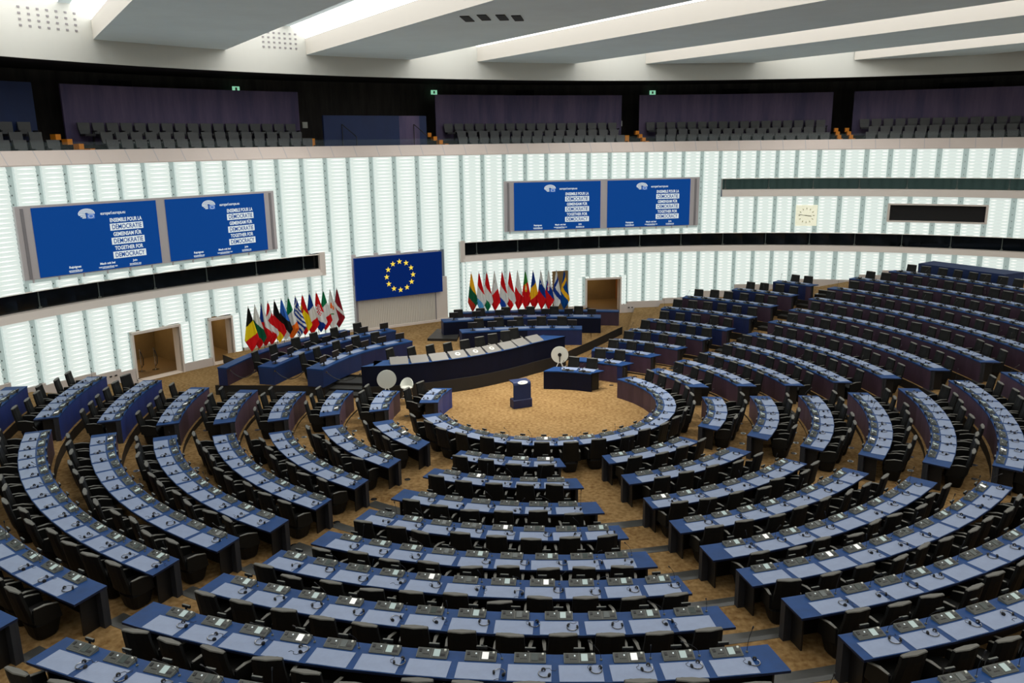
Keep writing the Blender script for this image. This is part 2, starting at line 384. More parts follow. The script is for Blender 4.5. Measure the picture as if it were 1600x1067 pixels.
# chair, facing -y
def rloop(w, d, n, z, cx=0, cy=0, p=.22):    # rounded rectangle loop
    out = []
    for i in range(n):
        a = 2*pi*i/n; c, s_ = cos(a), sin(a)
        e = p*2
        out.append((cx+w/2*math.copysign(abs(c)**e, c), cy+d/2*math.copysign(abs(s_)**e, s_), z))
    return out
def chair_meshes(mL, mE, wide=.255, top=1.03):
    D = {}
    mb = MB()    # seat cushion
    mb.loft([rloop(.44, .44, 20, .36), rloop(.50, .50, 20, .40), rloop(.50, .50, 20, .46), rloop(.42, .42, 20, .485)], mL)
    D['seat'] = mb.data('seat', smooth=False)
    mb = MB()    # backrest: tapered slab that leans back, thick leather with sheen painted pale on its top edge
    secs = []
    for t, zz in ((0, .40), (.25, .55), (.5, .70), (.8, .88), (.96, top-.01)):
        ww = wide-.035*t; y = .21+.13*t
        secs.append([(-ww, y+.01, zz), (-ww*.6, y-.02, zz), (0, y-.03+.02*t, zz), (ww*.6, y-.02, zz), (ww, y+.01, zz), (ww, y+.06, zz), (ww*.6, y+.085, zz), (0, y+.09, zz), (-ww*.6, y+.085, zz), (-ww, y+.06, zz)])
    mb.loft(secs, mL)
    ww = wide-.035; y = .34
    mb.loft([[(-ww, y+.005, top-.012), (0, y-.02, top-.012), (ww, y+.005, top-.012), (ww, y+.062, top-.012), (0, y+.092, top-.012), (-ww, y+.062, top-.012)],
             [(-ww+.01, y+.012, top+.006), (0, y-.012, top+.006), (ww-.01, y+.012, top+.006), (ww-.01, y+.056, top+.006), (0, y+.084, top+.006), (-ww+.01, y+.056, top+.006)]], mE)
    D['backrest'] = mb.data('backrest')
    for s_, nm in ((-1, 'armL'), (1, 'armR')):
        mb = MB()
        x = s_*.275
        side = [(-.2, .34), (-.16, .60), (.05, .655), (.26, .66), (.27, .40), (.1, .34)]
        mb.loft([[(x-.02, a, b) for a, b in side], [(x+.02, a, b) for a, b in side]], mL)
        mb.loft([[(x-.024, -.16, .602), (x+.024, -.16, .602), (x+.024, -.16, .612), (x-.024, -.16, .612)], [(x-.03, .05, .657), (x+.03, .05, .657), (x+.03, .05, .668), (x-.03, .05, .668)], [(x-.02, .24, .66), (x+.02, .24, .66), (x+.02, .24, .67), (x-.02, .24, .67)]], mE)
        D[nm] = mb.data('armrest')
    mb = MB()
    mb.loft([rloop(.34, .34, 16, .0, p=.3), rloop(.40, .40, 16, .05, p=.3), rloop(.50, .50, 16, .30, p=.25), rloop(.46, .46, 16, .37, p=.25)], mL)
    D['base'] = mb.data('base')
    return D
CH = chair_meshes(M_leather, M_leathersheen)
def proto_chair(name, D, cat):
    r = bpy.data.objects.new(name, None); r.empty_display_size = .1; r['category'] = cat
    kids = []
    for nm, me in (('seat', D['seat']), ('backrest', D['backrest']), ('armrest', D['armL']), ('armrest', D['armR']), ('base', D['base'])):
        c = bpy.data.objects.new(nm, me); kids.append((c, []))
    return r, kids
PCH = proto_chair('swivel_armchair', CH, 'chair')
hr = bpy.data.objects.new('headset', None); hr.empty_display_size = .05; hr['category'] = 'headset'
hk = []
c = bpy.data.objects.new('headband', ME_hoop); hk.append((c, []))
for s_ in (-1, 1):
    c = bpy.data.objects.new('ear_pad', ME_pad); c.location = (s_*.075, -.035, 0); c.rotation_euler = (0, 0, s_*1.1); hk.append((c, []))
c = bpy.data.objects.new('cable', ME_cable); hk.append((c, []))
def mesh_merge(parts, name):    # parts: list of (mesh, Matrix) -> one mesh
    vs, fs, mi, mats = [], [], [], []
    for me, T in parts:
        n = len(vs); vs += [tuple(T @ v.co) for v in me.vertices]
        mp = []
        for m in me.materials:
            if m not in mats: mats.append(m)
            mp.append(mats.index(m))
        for p in me.polygons: fs.append(tuple(n+i for i in p.vertices)); mi.append(mp[p.material_index])
    me = bpy.data.meshes.new(name); me.from_pydata(vs, [], fs)
    for m in mats: me.materials.append(m)
    me.polygons.foreach_set('material_index', mi); me.update(); return me

SEATS = []      # (pos, rotz, label-fragment, floor z)
HEADS = []
# ------------------------------------------------------------------ curved desks
PANELS = {'left rear': [M_blue, M_blue, M_blue], 'front left': [M_mauve, M_maroon], 'centre': [M_navy], 'front right': [M_navy, M_maroon], 'near right': [M_mauve, M_maroon, M_mauve], 'right': [M_maroon], 'right rear': [M_navy, M_maroon]}
ROWN = {0: 'innermost ring', 1: 'first row', 2: 'second row', 3: 'third row', 4: 'fourth row', 5: 'fifth row', 6: 'sixth row', 7: 'seventh row', 8: 'eighth row', 9: 'ninth row', 10: 'tenth row', 11: 'eleventh row'}
def cutarc(b, k, a, c, n):
    return [a+(c-a)*i/n for i in range(n+1)]
def curved_desk(b, k, r, a0f, a1f, h, label, panels, shelf=False, pitch=.728, group=None, seatfrag=None, margin=.08, dep=DEP, chairs=True):
    """a0f, a1f: angle of the two ends as functions of radius"""
    rm = r+dep/2
    A0, A1 = a0f(rm), a1f(rm)
    L = radians(A1-A0)*rm
    n = max(1, int((L-margin)/pitch)); mg = degrees((L-n*pitch)/2/rm)
    seg = [A0]+[A0+mg+degrees(pitch*i/rm) for i in range(n+1)]+[A1]
    pm = P((A0+A1)/2, rm); loc = (pm[0], pm[1], h)
    # skip what the frame cannot show
    if not any(inview((*P(a, r), h+.7), 30) for a in seg): return None
    root = empty('curved_desk', loc, label, 'desk', group)
    def A(i, rr):      # end edges follow the aisle, inner joints are radial
        if i == 0: return a0f(rr)
        if i == len(seg)-1: return a1f(rr)
        return seg[i]
    z = h+TOPH; N = len(seg)
    mb = MB()
    for i in range(N-1):
        q = [P(A(i, r), r), P(A(i+1, r), r), P(A(i+1, r+dep), r+dep), P(A(i, r+dep), r+dep)]
        mb.face([(*p, z) for p in q], M_top); mb.face([(*p, z-.04) for p in q[::-1]], M_toplip)
        mb.face([(*q[0], z-.04), (*q[1], z-.04), (*q[1], z), (*q[0], z)], M_top)
        mb.face([(*q[3], z-.04), (*q[3], z), (*q[2], z), (*q[2], z-.04)], M_toplip)
    for i in (0, N-1):
        a, c = P(A(i, r), r), P(A(i, r+dep), r+dep)
        mb.face([(*a, z-.04), (*a, z), (*c, z), (*c, z-.04)], M_toplip)
    mb.build('desk_top', root, loc)
    # front panel, jointed every two seats
    mb = MB(); t = .06; kk = random.randrange(3)
    for i in range(N-1):
        a, c = A(i, r), A(i+1, r)
        if i == 0: a = A(i, r+.02)
        m = panels[((i//3)+kk) % len(panels)]
        q = [P(a, r+.012), P(c, r+.012), P(c, r+.012+t), P(a, r+.012+t)]
        zb = h-.0
        mb.face([(*q[0], zb), (*q[0], z-.04), (*q[1], z-.04), (*q[1], zb)], m)
        mb.face([(*q[3], zb), (*q[2], zb), (*q[2], z-.04), (*q[3], z-.04)], M_blk)
        if i in (0, N-2):
            e = (q[0], q[3]) if i == 0 else (q[1], q[2])
            mb.face([(*e[0], zb), (*e[1], zb), (*e[1], z-.04), (*e[0], z-.04)], M_end)
    mb.build('front_panel', root, loc)
    for i, s_ in ((0, 1), (N-1, -1)):
        mb = MB(); rr0, rr1 = r+.075, r+.47
        ins = degrees(.14/rm)*s_
        q = [P(A(i, rr0)+ins, rr0), P(A(i, rr1)+ins, rr1)]
        d = degrees(.03/rm)*s_
        q += [P(A(i, rr1)+ins+d, rr1), P(A(i, rr0)+ins+d, rr0)]
        mb.prism(q, h, z-.04, M_blk)
        # upright edge board beside the aisle
        q = [P(A(i, r+.075), r+.075), P(A(i, r+.15), r+.15), P(A(i, r+.15)+ins, r+.15), P(A(i, r+.075)+ins, r+.075)]
        mb.prism(q, h, z-.04, M_end)
        mb.build('end_panel', root, loc)
    if shelf:
        mb = MB()
        for i in range(N-1):
            if not (100 < seg[i] < 262): continue
            q = [P(seg[i], r-.17), P(seg[i+1], r-.17), P(seg[i+1], r+.012), P(seg[i], r+.012)]
            mb.prism(q, .63, .66, M_bluepanel)
        mb.build('front_shelf', root, loc)
    for i in range(n):
        a = seg[1]+degrees(pitch*(i+.5)/rm)
        rot = (0, 0, -radians(a))
        def at(rr, da=0): p = P(a+degrees(da/rr), rr); return Vector((p[0]-loc[0], p[1]-loc[1], TOPH))
        if not inview((*P(a, rm), z), 25): continue
        child('blotter', ME_blot, root, at(r+dep-.205)+Vector((0, 0, .001)), rot)
        cons = child('console', ME_console, root, at(r+.135), rot)
        child('console_screen', ME_scr[random.choices([0, 1, 2], [.5, .42, .08])[0]], cons, (0, 0, 0))
        child('nameplate_holder', ME_hold, root, at(r+.03), rot)
        if random.random() < .62:
            child('microphone', random.choice(ME_mic), root, at(r+.14, -.31), (0, 0, -radians(a)+random.uniform(-1, 1)))
        frag = seatfrag(i, n) if seatfrag else None
        if random.random() < .93:
            p = P(a-degrees(random.uniform(.20, .33)/rm), r+dep-random.uniform(.17, .30))
            HEADS.append(((p[0], p[1], z+.008), -radians(a)+random.uniform(-1.1, 1.1)+pi*(random.random() < .3), frag))
        if chairs:
            off = random.choice([.24, .28, .32, .36, .42, .26]) + random.uniform(-.02, .02)
            if random.random() < .08: off += .12
            p = P(a+degrees(random.uniform(-.03, .03)/rm), r+dep+off-.22)
            SEATS.append(((p[0], p[1], h), -radians(a)+random.gauss(0, .10), frag))
    return root
FROM = {'right rear': 'left', 'right': 'left', 'near right': 'far end', 'front right': 'right', 'centre': 'right', 'front left': 'near end', 'left rear': 'near end'}
BDESC = {'right rear': 'far right block', 'right': 'right block', 'near right': 'curved right block', 'front right': 'front right block', 'centre': 'centre front block', 'front left': 'front left block', 'left rear': 'rear left block'}
for b, (f0, f1, rows) in BL.items():
    for k in rows:
        r = RK[k]
        look = {'left rear': 'blue-fronted', 'front left': 'blue-topped', 'centre': 'blue-topped', 'front right': 'blue-topped', 'near right': 'mauve-fronted', 'right': 'maroon-fronted', 'right rear': 'navy and maroon'}[b]
        def frag(i, n, b=b, k=k):
            return f"{ORD[i+1]} seat from the {FROM[b]}, {ROWN[k]}, {BDESC[b]}"
        curved_desk(b, k, r, lambda rr, k=k, f=f0: f(rr, k), lambda rr, k=k, f=f1: f(rr, k), HK[k],
                    f"curved {look} desk forming the {ROWN[k]} of the {BDESC[b]}", ([M_mauve, M_mauve, M_maroon] if b == 'left rear' and k < 6 else PANELS[b]), group='curved desks of the ' + BDESC[b], seatfrag=frag)
# innermost ring
curved_desk('ring', 0, RK[0], lambda r: 44.9 if r < 4.1 else 46.8, lambda r: 249.0, 0, 'long curved desk ring around the open beige floor, maroon front on the right', [M_maroon, M_maroon, M_mauve], shelf=True,
            seatfrag=lambda i, n: f"{ORD[min(i+1, 32)]} seat from the right end of the innermost ring", pitch=.70)
curved_desk('ring', 0, RK[0], lambda r: 266.4, lambda r: 293 if r < 4.1 else 290, 0, 'short blue curved desk at the left rim of the open floor', [M_blue],
            seatfrag=lambda i, n: f"{ORD[i+1]} seat from the near end, short blue desk left of floor", pitch=.70)
curved_desk('ring', 0, RK[0]+.04, lambda r: 358.2 if r < 4.1 else 4, lambda r: 26.5 if r < 4.1 else 30.4, 0, 'short navy desk standing alone behind the lectern', [M_navydk],
            seatfrag=lambda i, n: f"{ORD[i+1]} seat from the left, short navy desk behind lectern", pitch=.70, margin=.3)
# odd box desk at the top right
def corner_box():
    loc = (*P(56.5, 23.6), 2.33)
    mb = MB(); q = [P(52.5, 23.2), P(63, 23.2), P(63, 24.6), P(52.5, 24.6)]
    mb.prism(q, 2.33, 3.35, M_bluepanel, M_bluepanel)
    tag(mb.build('desk_enclosure', None, loc), 'tall bright blue boxed enclosure behind the topmost right desks', 'enclosure')
corner_box()

def chair_at(pos, rz, label, group, proto=PCH):
    c = copy_tree(proto[0], proto[1], pos, rz); c['label'] = label; c['group'] = group; return c
CAMP = Vector((0, -27.4671, 9.45245))
vis = [s for s in SEATS if inview((s[0][0], s[0][1], s[0][2]+.7), 10)]
vis.sort(key=lambda s: (Vector(s[0])-CAMP).length)
for pos, rz, frag in vis[:268]:
    chair_at(pos, rz, 'black leather armchair, ' + frag, 'black armchairs behind the curved desks')
TS = lambda pos, rz: Matrix.Translation(pos) @ Matrix.Rotation(rz, 4, 'Z')
rest = vis[268:]; print('CHAIRS', len(vis), 'HEADS', len([h for h in HEADS if inview(h[0], 5)]))
if rest:
    one = mesh_merge([(CH[n_], Matrix()) for n_ in ('seat', 'backrest', 'armL', 'armR', 'base')], 'c')
    me = mesh_merge([(one, TS(p, rz)) for p, rz, _ in rest], 'swivel_armchairs')
    o = bpy.data.objects.new('swivel_armchair', me); COL.objects.link(o)
    tag(o, 'black leather armchairs behind the farthest curved desks', 'chair', 'black armchairs behind the curved desks', 'stuff')
vh = [s for s in HEADS if inview(s[0], 5)]
vh.sort(key=lambda s: (Vector(s[0])-CAMP).length)
for pos, rz, frag in vh[:300]:
    c = copy_tree(hr, hk, pos, rz); c['label'] = 'black headset on desk, ' + frag; c['group'] = 'headsets lying on the desks'
if vh[300:]:
    T1 = [(c[0].data, Matrix.Translation(c[0].location) @ Matrix.Rotation(c[0].rotation_euler[2], 4, 'Z')) for c in hk]
    one = mesh_merge(T1, 'h'); me = mesh_merge([(one, TS(p, rz)) for p, rz, _ in vh[300:]], 'headsets')
    o = bpy.data.objects.new('headset', me); COL.objects.link(o); tag(o, 'black headsets lying on the farthest desks', 'headset', 'headsets lying on the desks', 'stuff')

# ------------------------------------------------------------------ dais, presidency, side tables
DZ = .40
def arc_fit(pts, step=.6):      # smooth Catmull-Rom through plan points
    P_ = [Vector(p) for p in pts]; out = []
    for i in range(len(P_)-1):
        p0, p1, p2, p3 = P_[max(i-1, 0)], P_[i], P_[i+1], P_[min(i+2, len(P_)-1)]
        n = max(1, int((p2-p1).length/step))
        for j in range(n):
            t = j/n; out.append(.5*((2*p1)+(-p0+p2)*t+(2*p0-5*p1+4*p2-p3)*t*t+(-p0+3*p1-3*p2+p3)*t**3))
    out.append(P_[-1]); return out
def offset(line, d):            # left-hand offset of a plan polyline
    out = []
    for i, p in enumerate(line):
        t = (line[min(i+1, len(line)-1)]-line[max(i-1, 0)]).normalized(); out.append(p+Vector((-t.y, t.x))*d)
    return out
# dais floor
dais = [(-12.85, 2.75), (-8.2, 2.6), (-8.0, 3.9), (-7.15, 3.7)]
pf = [(-6.97, 2.34), (-5.16, 2.7), (-3.03, 3.63), (-1.4, 5.0), (-.35, 6.2), (.62, 7.3)]
dais_poly = [(-12.9, 3.05), (-8.55, 2.95), (-8.2, 4.6), (-7.0, 4.4), (-6.9, 3.0), (-5.2, 3.3), (-3.3, 4.1), (-1.5, 5.6), (-.5, 6.8), (.55, 7.5), (1.15, 8.6), (2.1, 10.2), (3.8, 13.3), (3.75, 14.4), (2.2, 17.0), (2.2, 19.05)]
ph_r = degrees(atan2(2.2-CX, 19.05-CY)); ph_l = -50.0
dais_poly += [WP(ph_r+(ph_l-ph_r)*i/24, -.02) for i in range(25)]
dais_poly += [(-13.6, 7.0), (-13.1, 5.0)]
mb = MB(); mb.prism(dais_poly, 0, DZ, M_plinth, M_carpet); struct(mb, 'floor')
# steps up between the left tables and the presidency
for i, (z, y) in enumerate(((.10, 2.75), (.20, 3.25), (.30, 3.75))):
    mb = MB(); mb.prism([(-8.5, y), (-7.05, y-.15), (-7.05, 5), (-8.4, 5)], 0, z, M_plinth, M_tread); struct(mb, 'floor')
for i, (z, y) in enumerate(((.13, 2.9), (.27, 3.3))):
    mb = MB(); mb.prism([(-10.5, y-.1), (-9.4, y-.1), (-9.4, 5), (-10.4, 5)], 0, z, M_plinth, M_tread); struct(mb, 'floor')
    mb = MB(); mb.prism([(-12.4, y-.1), (-11.2, y-.1), (-11.2, 5), (-12.3, 5)], 0, z, M_plinth, M_tread); struct(mb, 'floor')

def side_table(front, z0, z1, dep, label, mats, mtop=M_top, side=1, zb=None, name='curved_table', plinth=.0):
    L = arc_fit(front); B = offset(L, dep*side)
    c = L[len(L)//2]; loc = (c.x, c.y, z0)
    r = empty(name, loc, label, 'table')
    mb = MB(); n = len(L)
    for i in range(n-1):
        q = [L[i], L[i+1], B[i+1], B[i]]
        mb.face([(p.x, p.y, z1) for p in q], mtop); mb.face([(p.x, p.y, z1-.05) for p in q[::-1]], M_toplip)
        for a, b_ in ((q[0], q[1]), (q[2], q[3])): mb.face([(a.x, a.y, z1-.05), (b_.x, b_.y, z1-.05), (b_.x, b_.y, z1), (a.x, a.y, z1)], mtop)
    for a, b_ in ((L[0], B[0]), (L[-1], B[-1])): mb.face([(a.x, a.y, z1-.05), (b_.x, b_.y, z1-.05), (b_.x, b_.y, z1), (a.x, a.y, z1)], mtop)
    mb.build('table_top', r, loc)
    mb = MB(); I = offset(L, .015*side); I2 = offset(L, .07*side)
    for i in range(n-1):
        m = mats[(i//4) % len(mats)]
        mb.face([(I[i].x, I[i].y, z0), (I[i+1].x, I[i+1].y, z0), (I[i+1].x, I[i+1].y, z1-.05), (I[i].x, I[i].y, z1-.05)], m)
        mb.face([(I2[i].x, I2[i].y, z0), (I2[i].x, I2[i].y, z1-.05), (I2[i+1].x, I2[i+1].y, z1-.05), (I2[i+1].x, I2[i+1].y, z0)], M_blk)
    mb.build('front_panel', r, loc)
    for e in (0, -1):
        a, b_ = offset(L, .02*side)[e], offset(L, (dep-.02)*side)[e]
        t = (L[1]-L[0]).normalized()*.04 if e == 0 else -(L[-1]-L[-2]).normalized()*.04
        mb = MB(); mb.prism([a, b_, b_+t, a+t], z0, z1-.05, M_bluepanel if mats[0] in (M_navy, M_blue, M_bluepanel) else M_navy); mb.build('end_panel', r, loc)
    return r, L, B
T1 = side_table([(-12.33, 2.95), (-11.85, 5.1), (-10.98, 6.9), (-10.1, 8.1), (-9.02, 9.4)], DZ, 1.12, .42, 'long maroon-fronted curved counter below the left row of flags', [M_maroon, M_mauve])
T2 = side_table([(-10.51, 3.0), (-9.88, 5.1), (-8.93, 6.9), (-8.2, 8.0), (-6.89, 9.4)], DZ, 1.12, .72, 'long blue curved table with monitors, behind the other left one', [M_bluepanel, M_navy])
T3 = side_table([(-8.52, 2.68), (-7.95, 4.5), (-7.15, 5.9), (-5.8, 7.3)], DZ, 1.12, .72, 'blue curved table with monitors nearest the presidency desk on the left', [M_bluepanel, M_navy])
T4 = side_table([(-3.8, 8.75), (-2.07, 9.2), (-.26, 9.42), (1.61, 9.38)], DZ, 1.15, .72, 'dark blue curved table with monitors nearest the presidency desk on the right', [M_navydk, M_navy])
T5 = side_table([(-4.9, 10.95), (-2.59, 11.6), (-1.05, 11.82), (.8, 11.9), (2.62, 11.8)], DZ, 1.17, .72, 'dark blue curved table with monitors below the right row of flags', [M_navydk, M_navy])
T6 = side_table([(-4.3, 13.2), (-2, 13.5), (0, 13.6), (2.13, 13.6), (3.62, 13.45)], DZ, 1.13, .45, 'maroon curved counter at the foot of the right row of flags', [M_maroon, M_navy])
mb = MB(); mb.prism([(-5.6, 10.3), (-4.2, 10.2), (-4.2, 12.4), (-5.4, 12.4)], DZ, DZ+.12, M_plinth, M_tread); struct(mb, 'floor')

# presidency desk
def presidency():
    L = arc_fit([(-6.97, 2.34), (-5.16, 2.72), (-3.03, 3.75), (-1.4, 5.05), (-.53, 6.0), (.82, 7.29)], .5)
    B = offset(L, .82); z0, z1 = .52, 1.32
    c = L[len(L)//2]; loc = (c.x, c.y, 0); n = len(L)
    r = empty('presidency_desk', loc, 'long curved dark blue presidency desk raised on a black plinth', 'desk')
    # trapezoid ends
    B[0] = Vector((-6.3, 3.25)); B[-1] = Vector((-.1, 7.45))
    mb = MB()
    for i in range(n-1):
        q = [L[i], L[i+1], B[i+1], B[i]]
        mb.face([(p.x, p.y, z1) for p in q], M_top); mb.face([(p.x, p.y, z1-.05) for p in q[::-1]], M_toplip)
        for a, b_ in ((q[0], q[1]), (q[2], q[3])): mb.face([(a.x, a.y, z1-.05), (b_.x, b_.y, z1-.05), (b_.x, b_.y, z1), (a.x, a.y, z1)], M_navydk)
    for a, b_ in ((L[0], B[0]), (L[-1], B[-1])): mb.face([(a.x, a.y, z1-.05), (b_.x, b_.y, z1-.05), (b_.x, b_.y, z1), (a.x, a.y, z1)], M_navydk)
    mb.build('desk_top', r, loc)
    mb = MB(); I, I2 = offset(L, .02), offset(L, .1)
    I[0] = L[0]+Vector((.02, .02)); I[-1] = L[-1]+Vector((-.03, 0))
    mb.prism(list(I)+list(I2)[::-1], z0, z1-.05, M_navydk)
    mb.prism([I[0], I[0]+Vector((.06, 0)), B[0]+Vector((.06, -.03)), B[0]+Vector((0, -.03))], z0, z1-.05, M_navydk)
    mb.prism([I[-1], B[-1], B[-1]+Vector((-.06, -.03)), I[-1]+Vector((-.06, 0))], z0, z1-.05, M_navydk)
    mb.build('front_panel', r, loc)
    mb = MB(); J, K = offset(L, -.02), offset(L, .9)
    mb.prism(list(J)+list(K)[::-1], 0, z0, M_plinth); mb.build('plinth', r, loc)
    # eight grey sloping boards, blue-black wedges between
    tot = 0; ln = [0]
    for i in range(n-1): tot += (L[i+1]-L[i]).length; ln.append(tot)
    def at(s):
        for i in range(n-1):
            if ln[i+1] >= s:
                t = (s-ln[i])/(ln[i+1]-ln[i]); p = L[i].lerp(L[i+1], t); d = (L[i+1]-L[i]).normalized(); return p, d
        return L[-1], (L[-1]-L[-2]).normalized()
    N = 9; s0, s1 = 1.05, tot-1.15; st = (s1-s0)/N
    for i in range(N):
        p, d = at(s0+st*(i+.5)); nrm = Vector((-d.y, d.x))
        def q(u, v, z): w_ = p+d*u+nrm*v; return (w_.x, w_.y, z)
        hw = st/2-.06
        mb = MB(); mb.loft([[q(u, .06, z1+.01), q(u, .50, z1+.20), q(u, .52, z1+.19), q(u, .52, z1), q(u, .06, z1)] for u in (-hw, hw)], M_gboard); 
        if 3 <= i <= 5:  # off-white discs paint the emblem together with its glare
            k = 14
            for rad_, mm, up in ((.11, M_offwhite, .012), (.05, M_gboard, .02)):
                mb.face([q(rad_*cos(2*pi*j/k), .28+rad_*.92*sin(2*pi*j/k), z1+.105+.4*rad_*sin(2*pi*j/k)+up) for j in range(k)], mm)
        mb.build('sloping_board', r, loc)
    return r, at, tot
PR, PAT, PTOT = presidency()
# chairs behind the presidency desk
ptops = [(-5.9, 4.05), (-5.1, 4.3), (-4.4, 4.62), (-3.75, 4.95), (-2.6, 5.9), (-2.1, 6.45), (-1.65, 7.0), (-1.3, 7.55), (-3.15, 5.4)]
PD = ['leftmost', 'second from left', 'third from left', 'fourth from left', 'sixth from left', 'seventh from left', 'eighth from left', 'rightmost', 'tall grey-backed middle one']
for (x, y), dn in zip(ptops, PD):
    rz = atan2(y-0, x-1.5)+pi/2-pi
    chair_at((x, y, DZ+.12), rz + random.uniform(-.1, .1), 'black leather chair behind the presidency desk, ' + dn, 'chairs behind the presidency desk')
mb = MB(); mb.prism([(-6.8, 3.2), (-5.2, 3.5), (-3.4, 4.3), (-1.6, 5.8), (-.4, 7.2), (-.9, 7.9), (-2.3, 6.7), (-4.2, 5.2), (-6.2, 4.6)], DZ, DZ+.12, M_plinth, M_carpet); struct(mb, 'floor')

# monitors and chairs on the side tables
def monitor_meshes():
    D = {}
    mb = MB(); mb.box((0, 0, .24), (.42, .035, .25), M_blk); mb.box((0, -.02, .24), (.39, .004, .22), M_booth); mb.box((0, 0, .369), (.42, .04, .008), M_frame2); D['display'] = mb.data('display')
    mb = MB(); mb.box((0, .03, .08), (.05, .03, .16), M_blk); D['neck'] = mb.data('neck')
    mb = MB(); mb.loft([rloop(.22, .18, 14, 0), rloop(.22, .18, 14, .015)], M_blk); D['base'] = mb.data('foot'); return D
MD = monitor_meshes()
def monitor(pos, rz, label):
    r = empty('monitor', pos, label, 'monitor', 'monitors on the side tables', rz)
    for nm, me in MD.items(): child(nm if nm != 'base' else 'stand_base', me, r, (0, 0, 0))
def line_at(L, s):
    tot = 0
    for i in range(len(L)-1):
        d = (L[i+1]-L[i]).length
        if tot+d >= s: return L[i].lerp(L[i+1], (s-tot)/d), (L[i+1]-L[i]).normalized()
        tot += d
    return L[-1], (L[-1]-L[-2]).normalized()
def length(L): return sum((L[i+1]-L[i]).length for i in range(len(L)-1))
for (r_, L, B), nm, zt, n in ((T2, 'rear left', 1.12, 7), (T3, 'front left', 1.12, 6), (T4, 'front right', 1.15, 6), (T5, 'rear right', 1.17, 7)):
    tot = length(L)
    for i in range(n):
        s = .55+(tot-1.0)*i/(n-1)
        p, d = line_at(L, s); nv = Vector((-d.y, d.x)); rz = atan2(d.y, d.x)
        q = p+nv*.30
        # screens face the people sitting behind the table
        monitor((q.x, q.y, zt), rz+pi+random.uniform(-.12, .12), f"black flat monitor, {ORD[i+1]} from the left on the {nm} side table")
        if i < n-1:
            p2, d2 = line_at(L, s+.42); q = p2+Vector((-d2.y, d2.x))*1.12
            chair_at((q.x, q.y, DZ), atan2(d2.y, d2.x)+random.uniform(-.15, .15), f"black leather chair, {ORD[i+1]} from the left behind the {nm} side table", 'chairs behind the side tables')
            mbp = None
    # papers / pale work pads inlaid on the top
    mb = MB()
    for i in range(n-1):
        s = .55+(tot-1.0)*(i+.5)/(n-1); p, d = line_at(L, s); nv = Vector((-d.y, d.x)); q = p+nv*.38
        mb.box((q.x, q.y, zt+.004), (.66, .36, .006), M_blot, atan2(d.y, d.x))
    c = WL[r_.name]; mb.build('blotter', r_, tuple(c))

# rope barriers hung between the left tables
def rope(a, b, z, label):
    a, b = Vector(a), Vector(b); loc = ((a.x+b.x)/2, (a.y+b.y)/2, z)
    mb = MB(); pts = []
    for i in range(11):
        t = i/10; p = a.lerp(b, t); pts.append((p.x, p.y, z-.30*4*t*(1-t)))
    mb.tube(pts, .015, M_blk, 6)
    for p in (a, b): mb.tube([(p.x, p.y, z-.03), (p.x, p.y, z+.03)], .03, M_chrome, 8)
    tag(mb.build('barrier_rope', None, loc), label, 'rope', 'barrier ropes hung between tables')
rope((-12.27, 3.1), (-11.25, 2.98), 1.0, 'dark barrier rope between the maroon counter and rear left table')
rope((-10.45, 2.95), (-9.3, 2.75), 1.0, 'dark barrier rope between the two blue left tables')
rope((-8.4, 2.75), (-7.05, 2.5), 1.0, 'dark barrier rope between left table and presidency desk')

# lectern
def lectern():
    loc = (-.95, 1.6, 0); a = radians(25); r = empty('lectern', loc, 'blue wrap-around lectern with a white emblem on its curved top', 'lectern')
    d = Vector((cos(a), sin(a))); nv = Vector((-d.y, d.x))       # d across, nv away towards the presidency
    def q(u, v, z): return (loc[0]+d.x*u+nv.x*v, loc[1]+d.y*u+nv.y*v, z)
    w = .34
    prof = [(.30, .98), (.05, .97), (-.06, .985), (-.13, .95), (-.16, .88), (-.165, .30), (-.10, .30), (-.10, .86), (-.06, .93), (.05, .93), (.30, .94)]
    mb = MB(); mb.loft([[q(u, v, z) for v, z in prof] for u in (-w, w)], M_bluepanel); mb.build('body', r, loc, bev=.008)
    prof = [(-.20, 0), (-.20, .30), (-.155, .34), (.12, .34), (.16, .30), (.16, 0)]
    mb = MB(); mb.loft([[q(u, v, z) for v, z in prof] for u in (-w-.03, w+.03)], M_navy); mb.build('base', r, loc, bev=.01)
    mb = MB(); mb.loft([[q(u, v, z) for v, z in ((-.1, .3), (.1, .3), (.1, .93), (-.1, .93))] for u in (-.25, .25)], M_navydk); mb.build('column', r, loc)
    mb = MB(); k = 20
    mb.face([q(.02+.2*cos(2*pi*j/k), -.135+.055*sin(2*pi*j/k)-.012, .955+.055*sin(2*pi*j/k)) for j in range(k)], M_offwhite)
    mb.face([q(-.03+.05*cos(2*pi*j/k), -.15, .93+.035*sin(2*pi*j/k)) for j in range(k)], M_navy)
    mb.build('emblem', r, loc)
lectern()

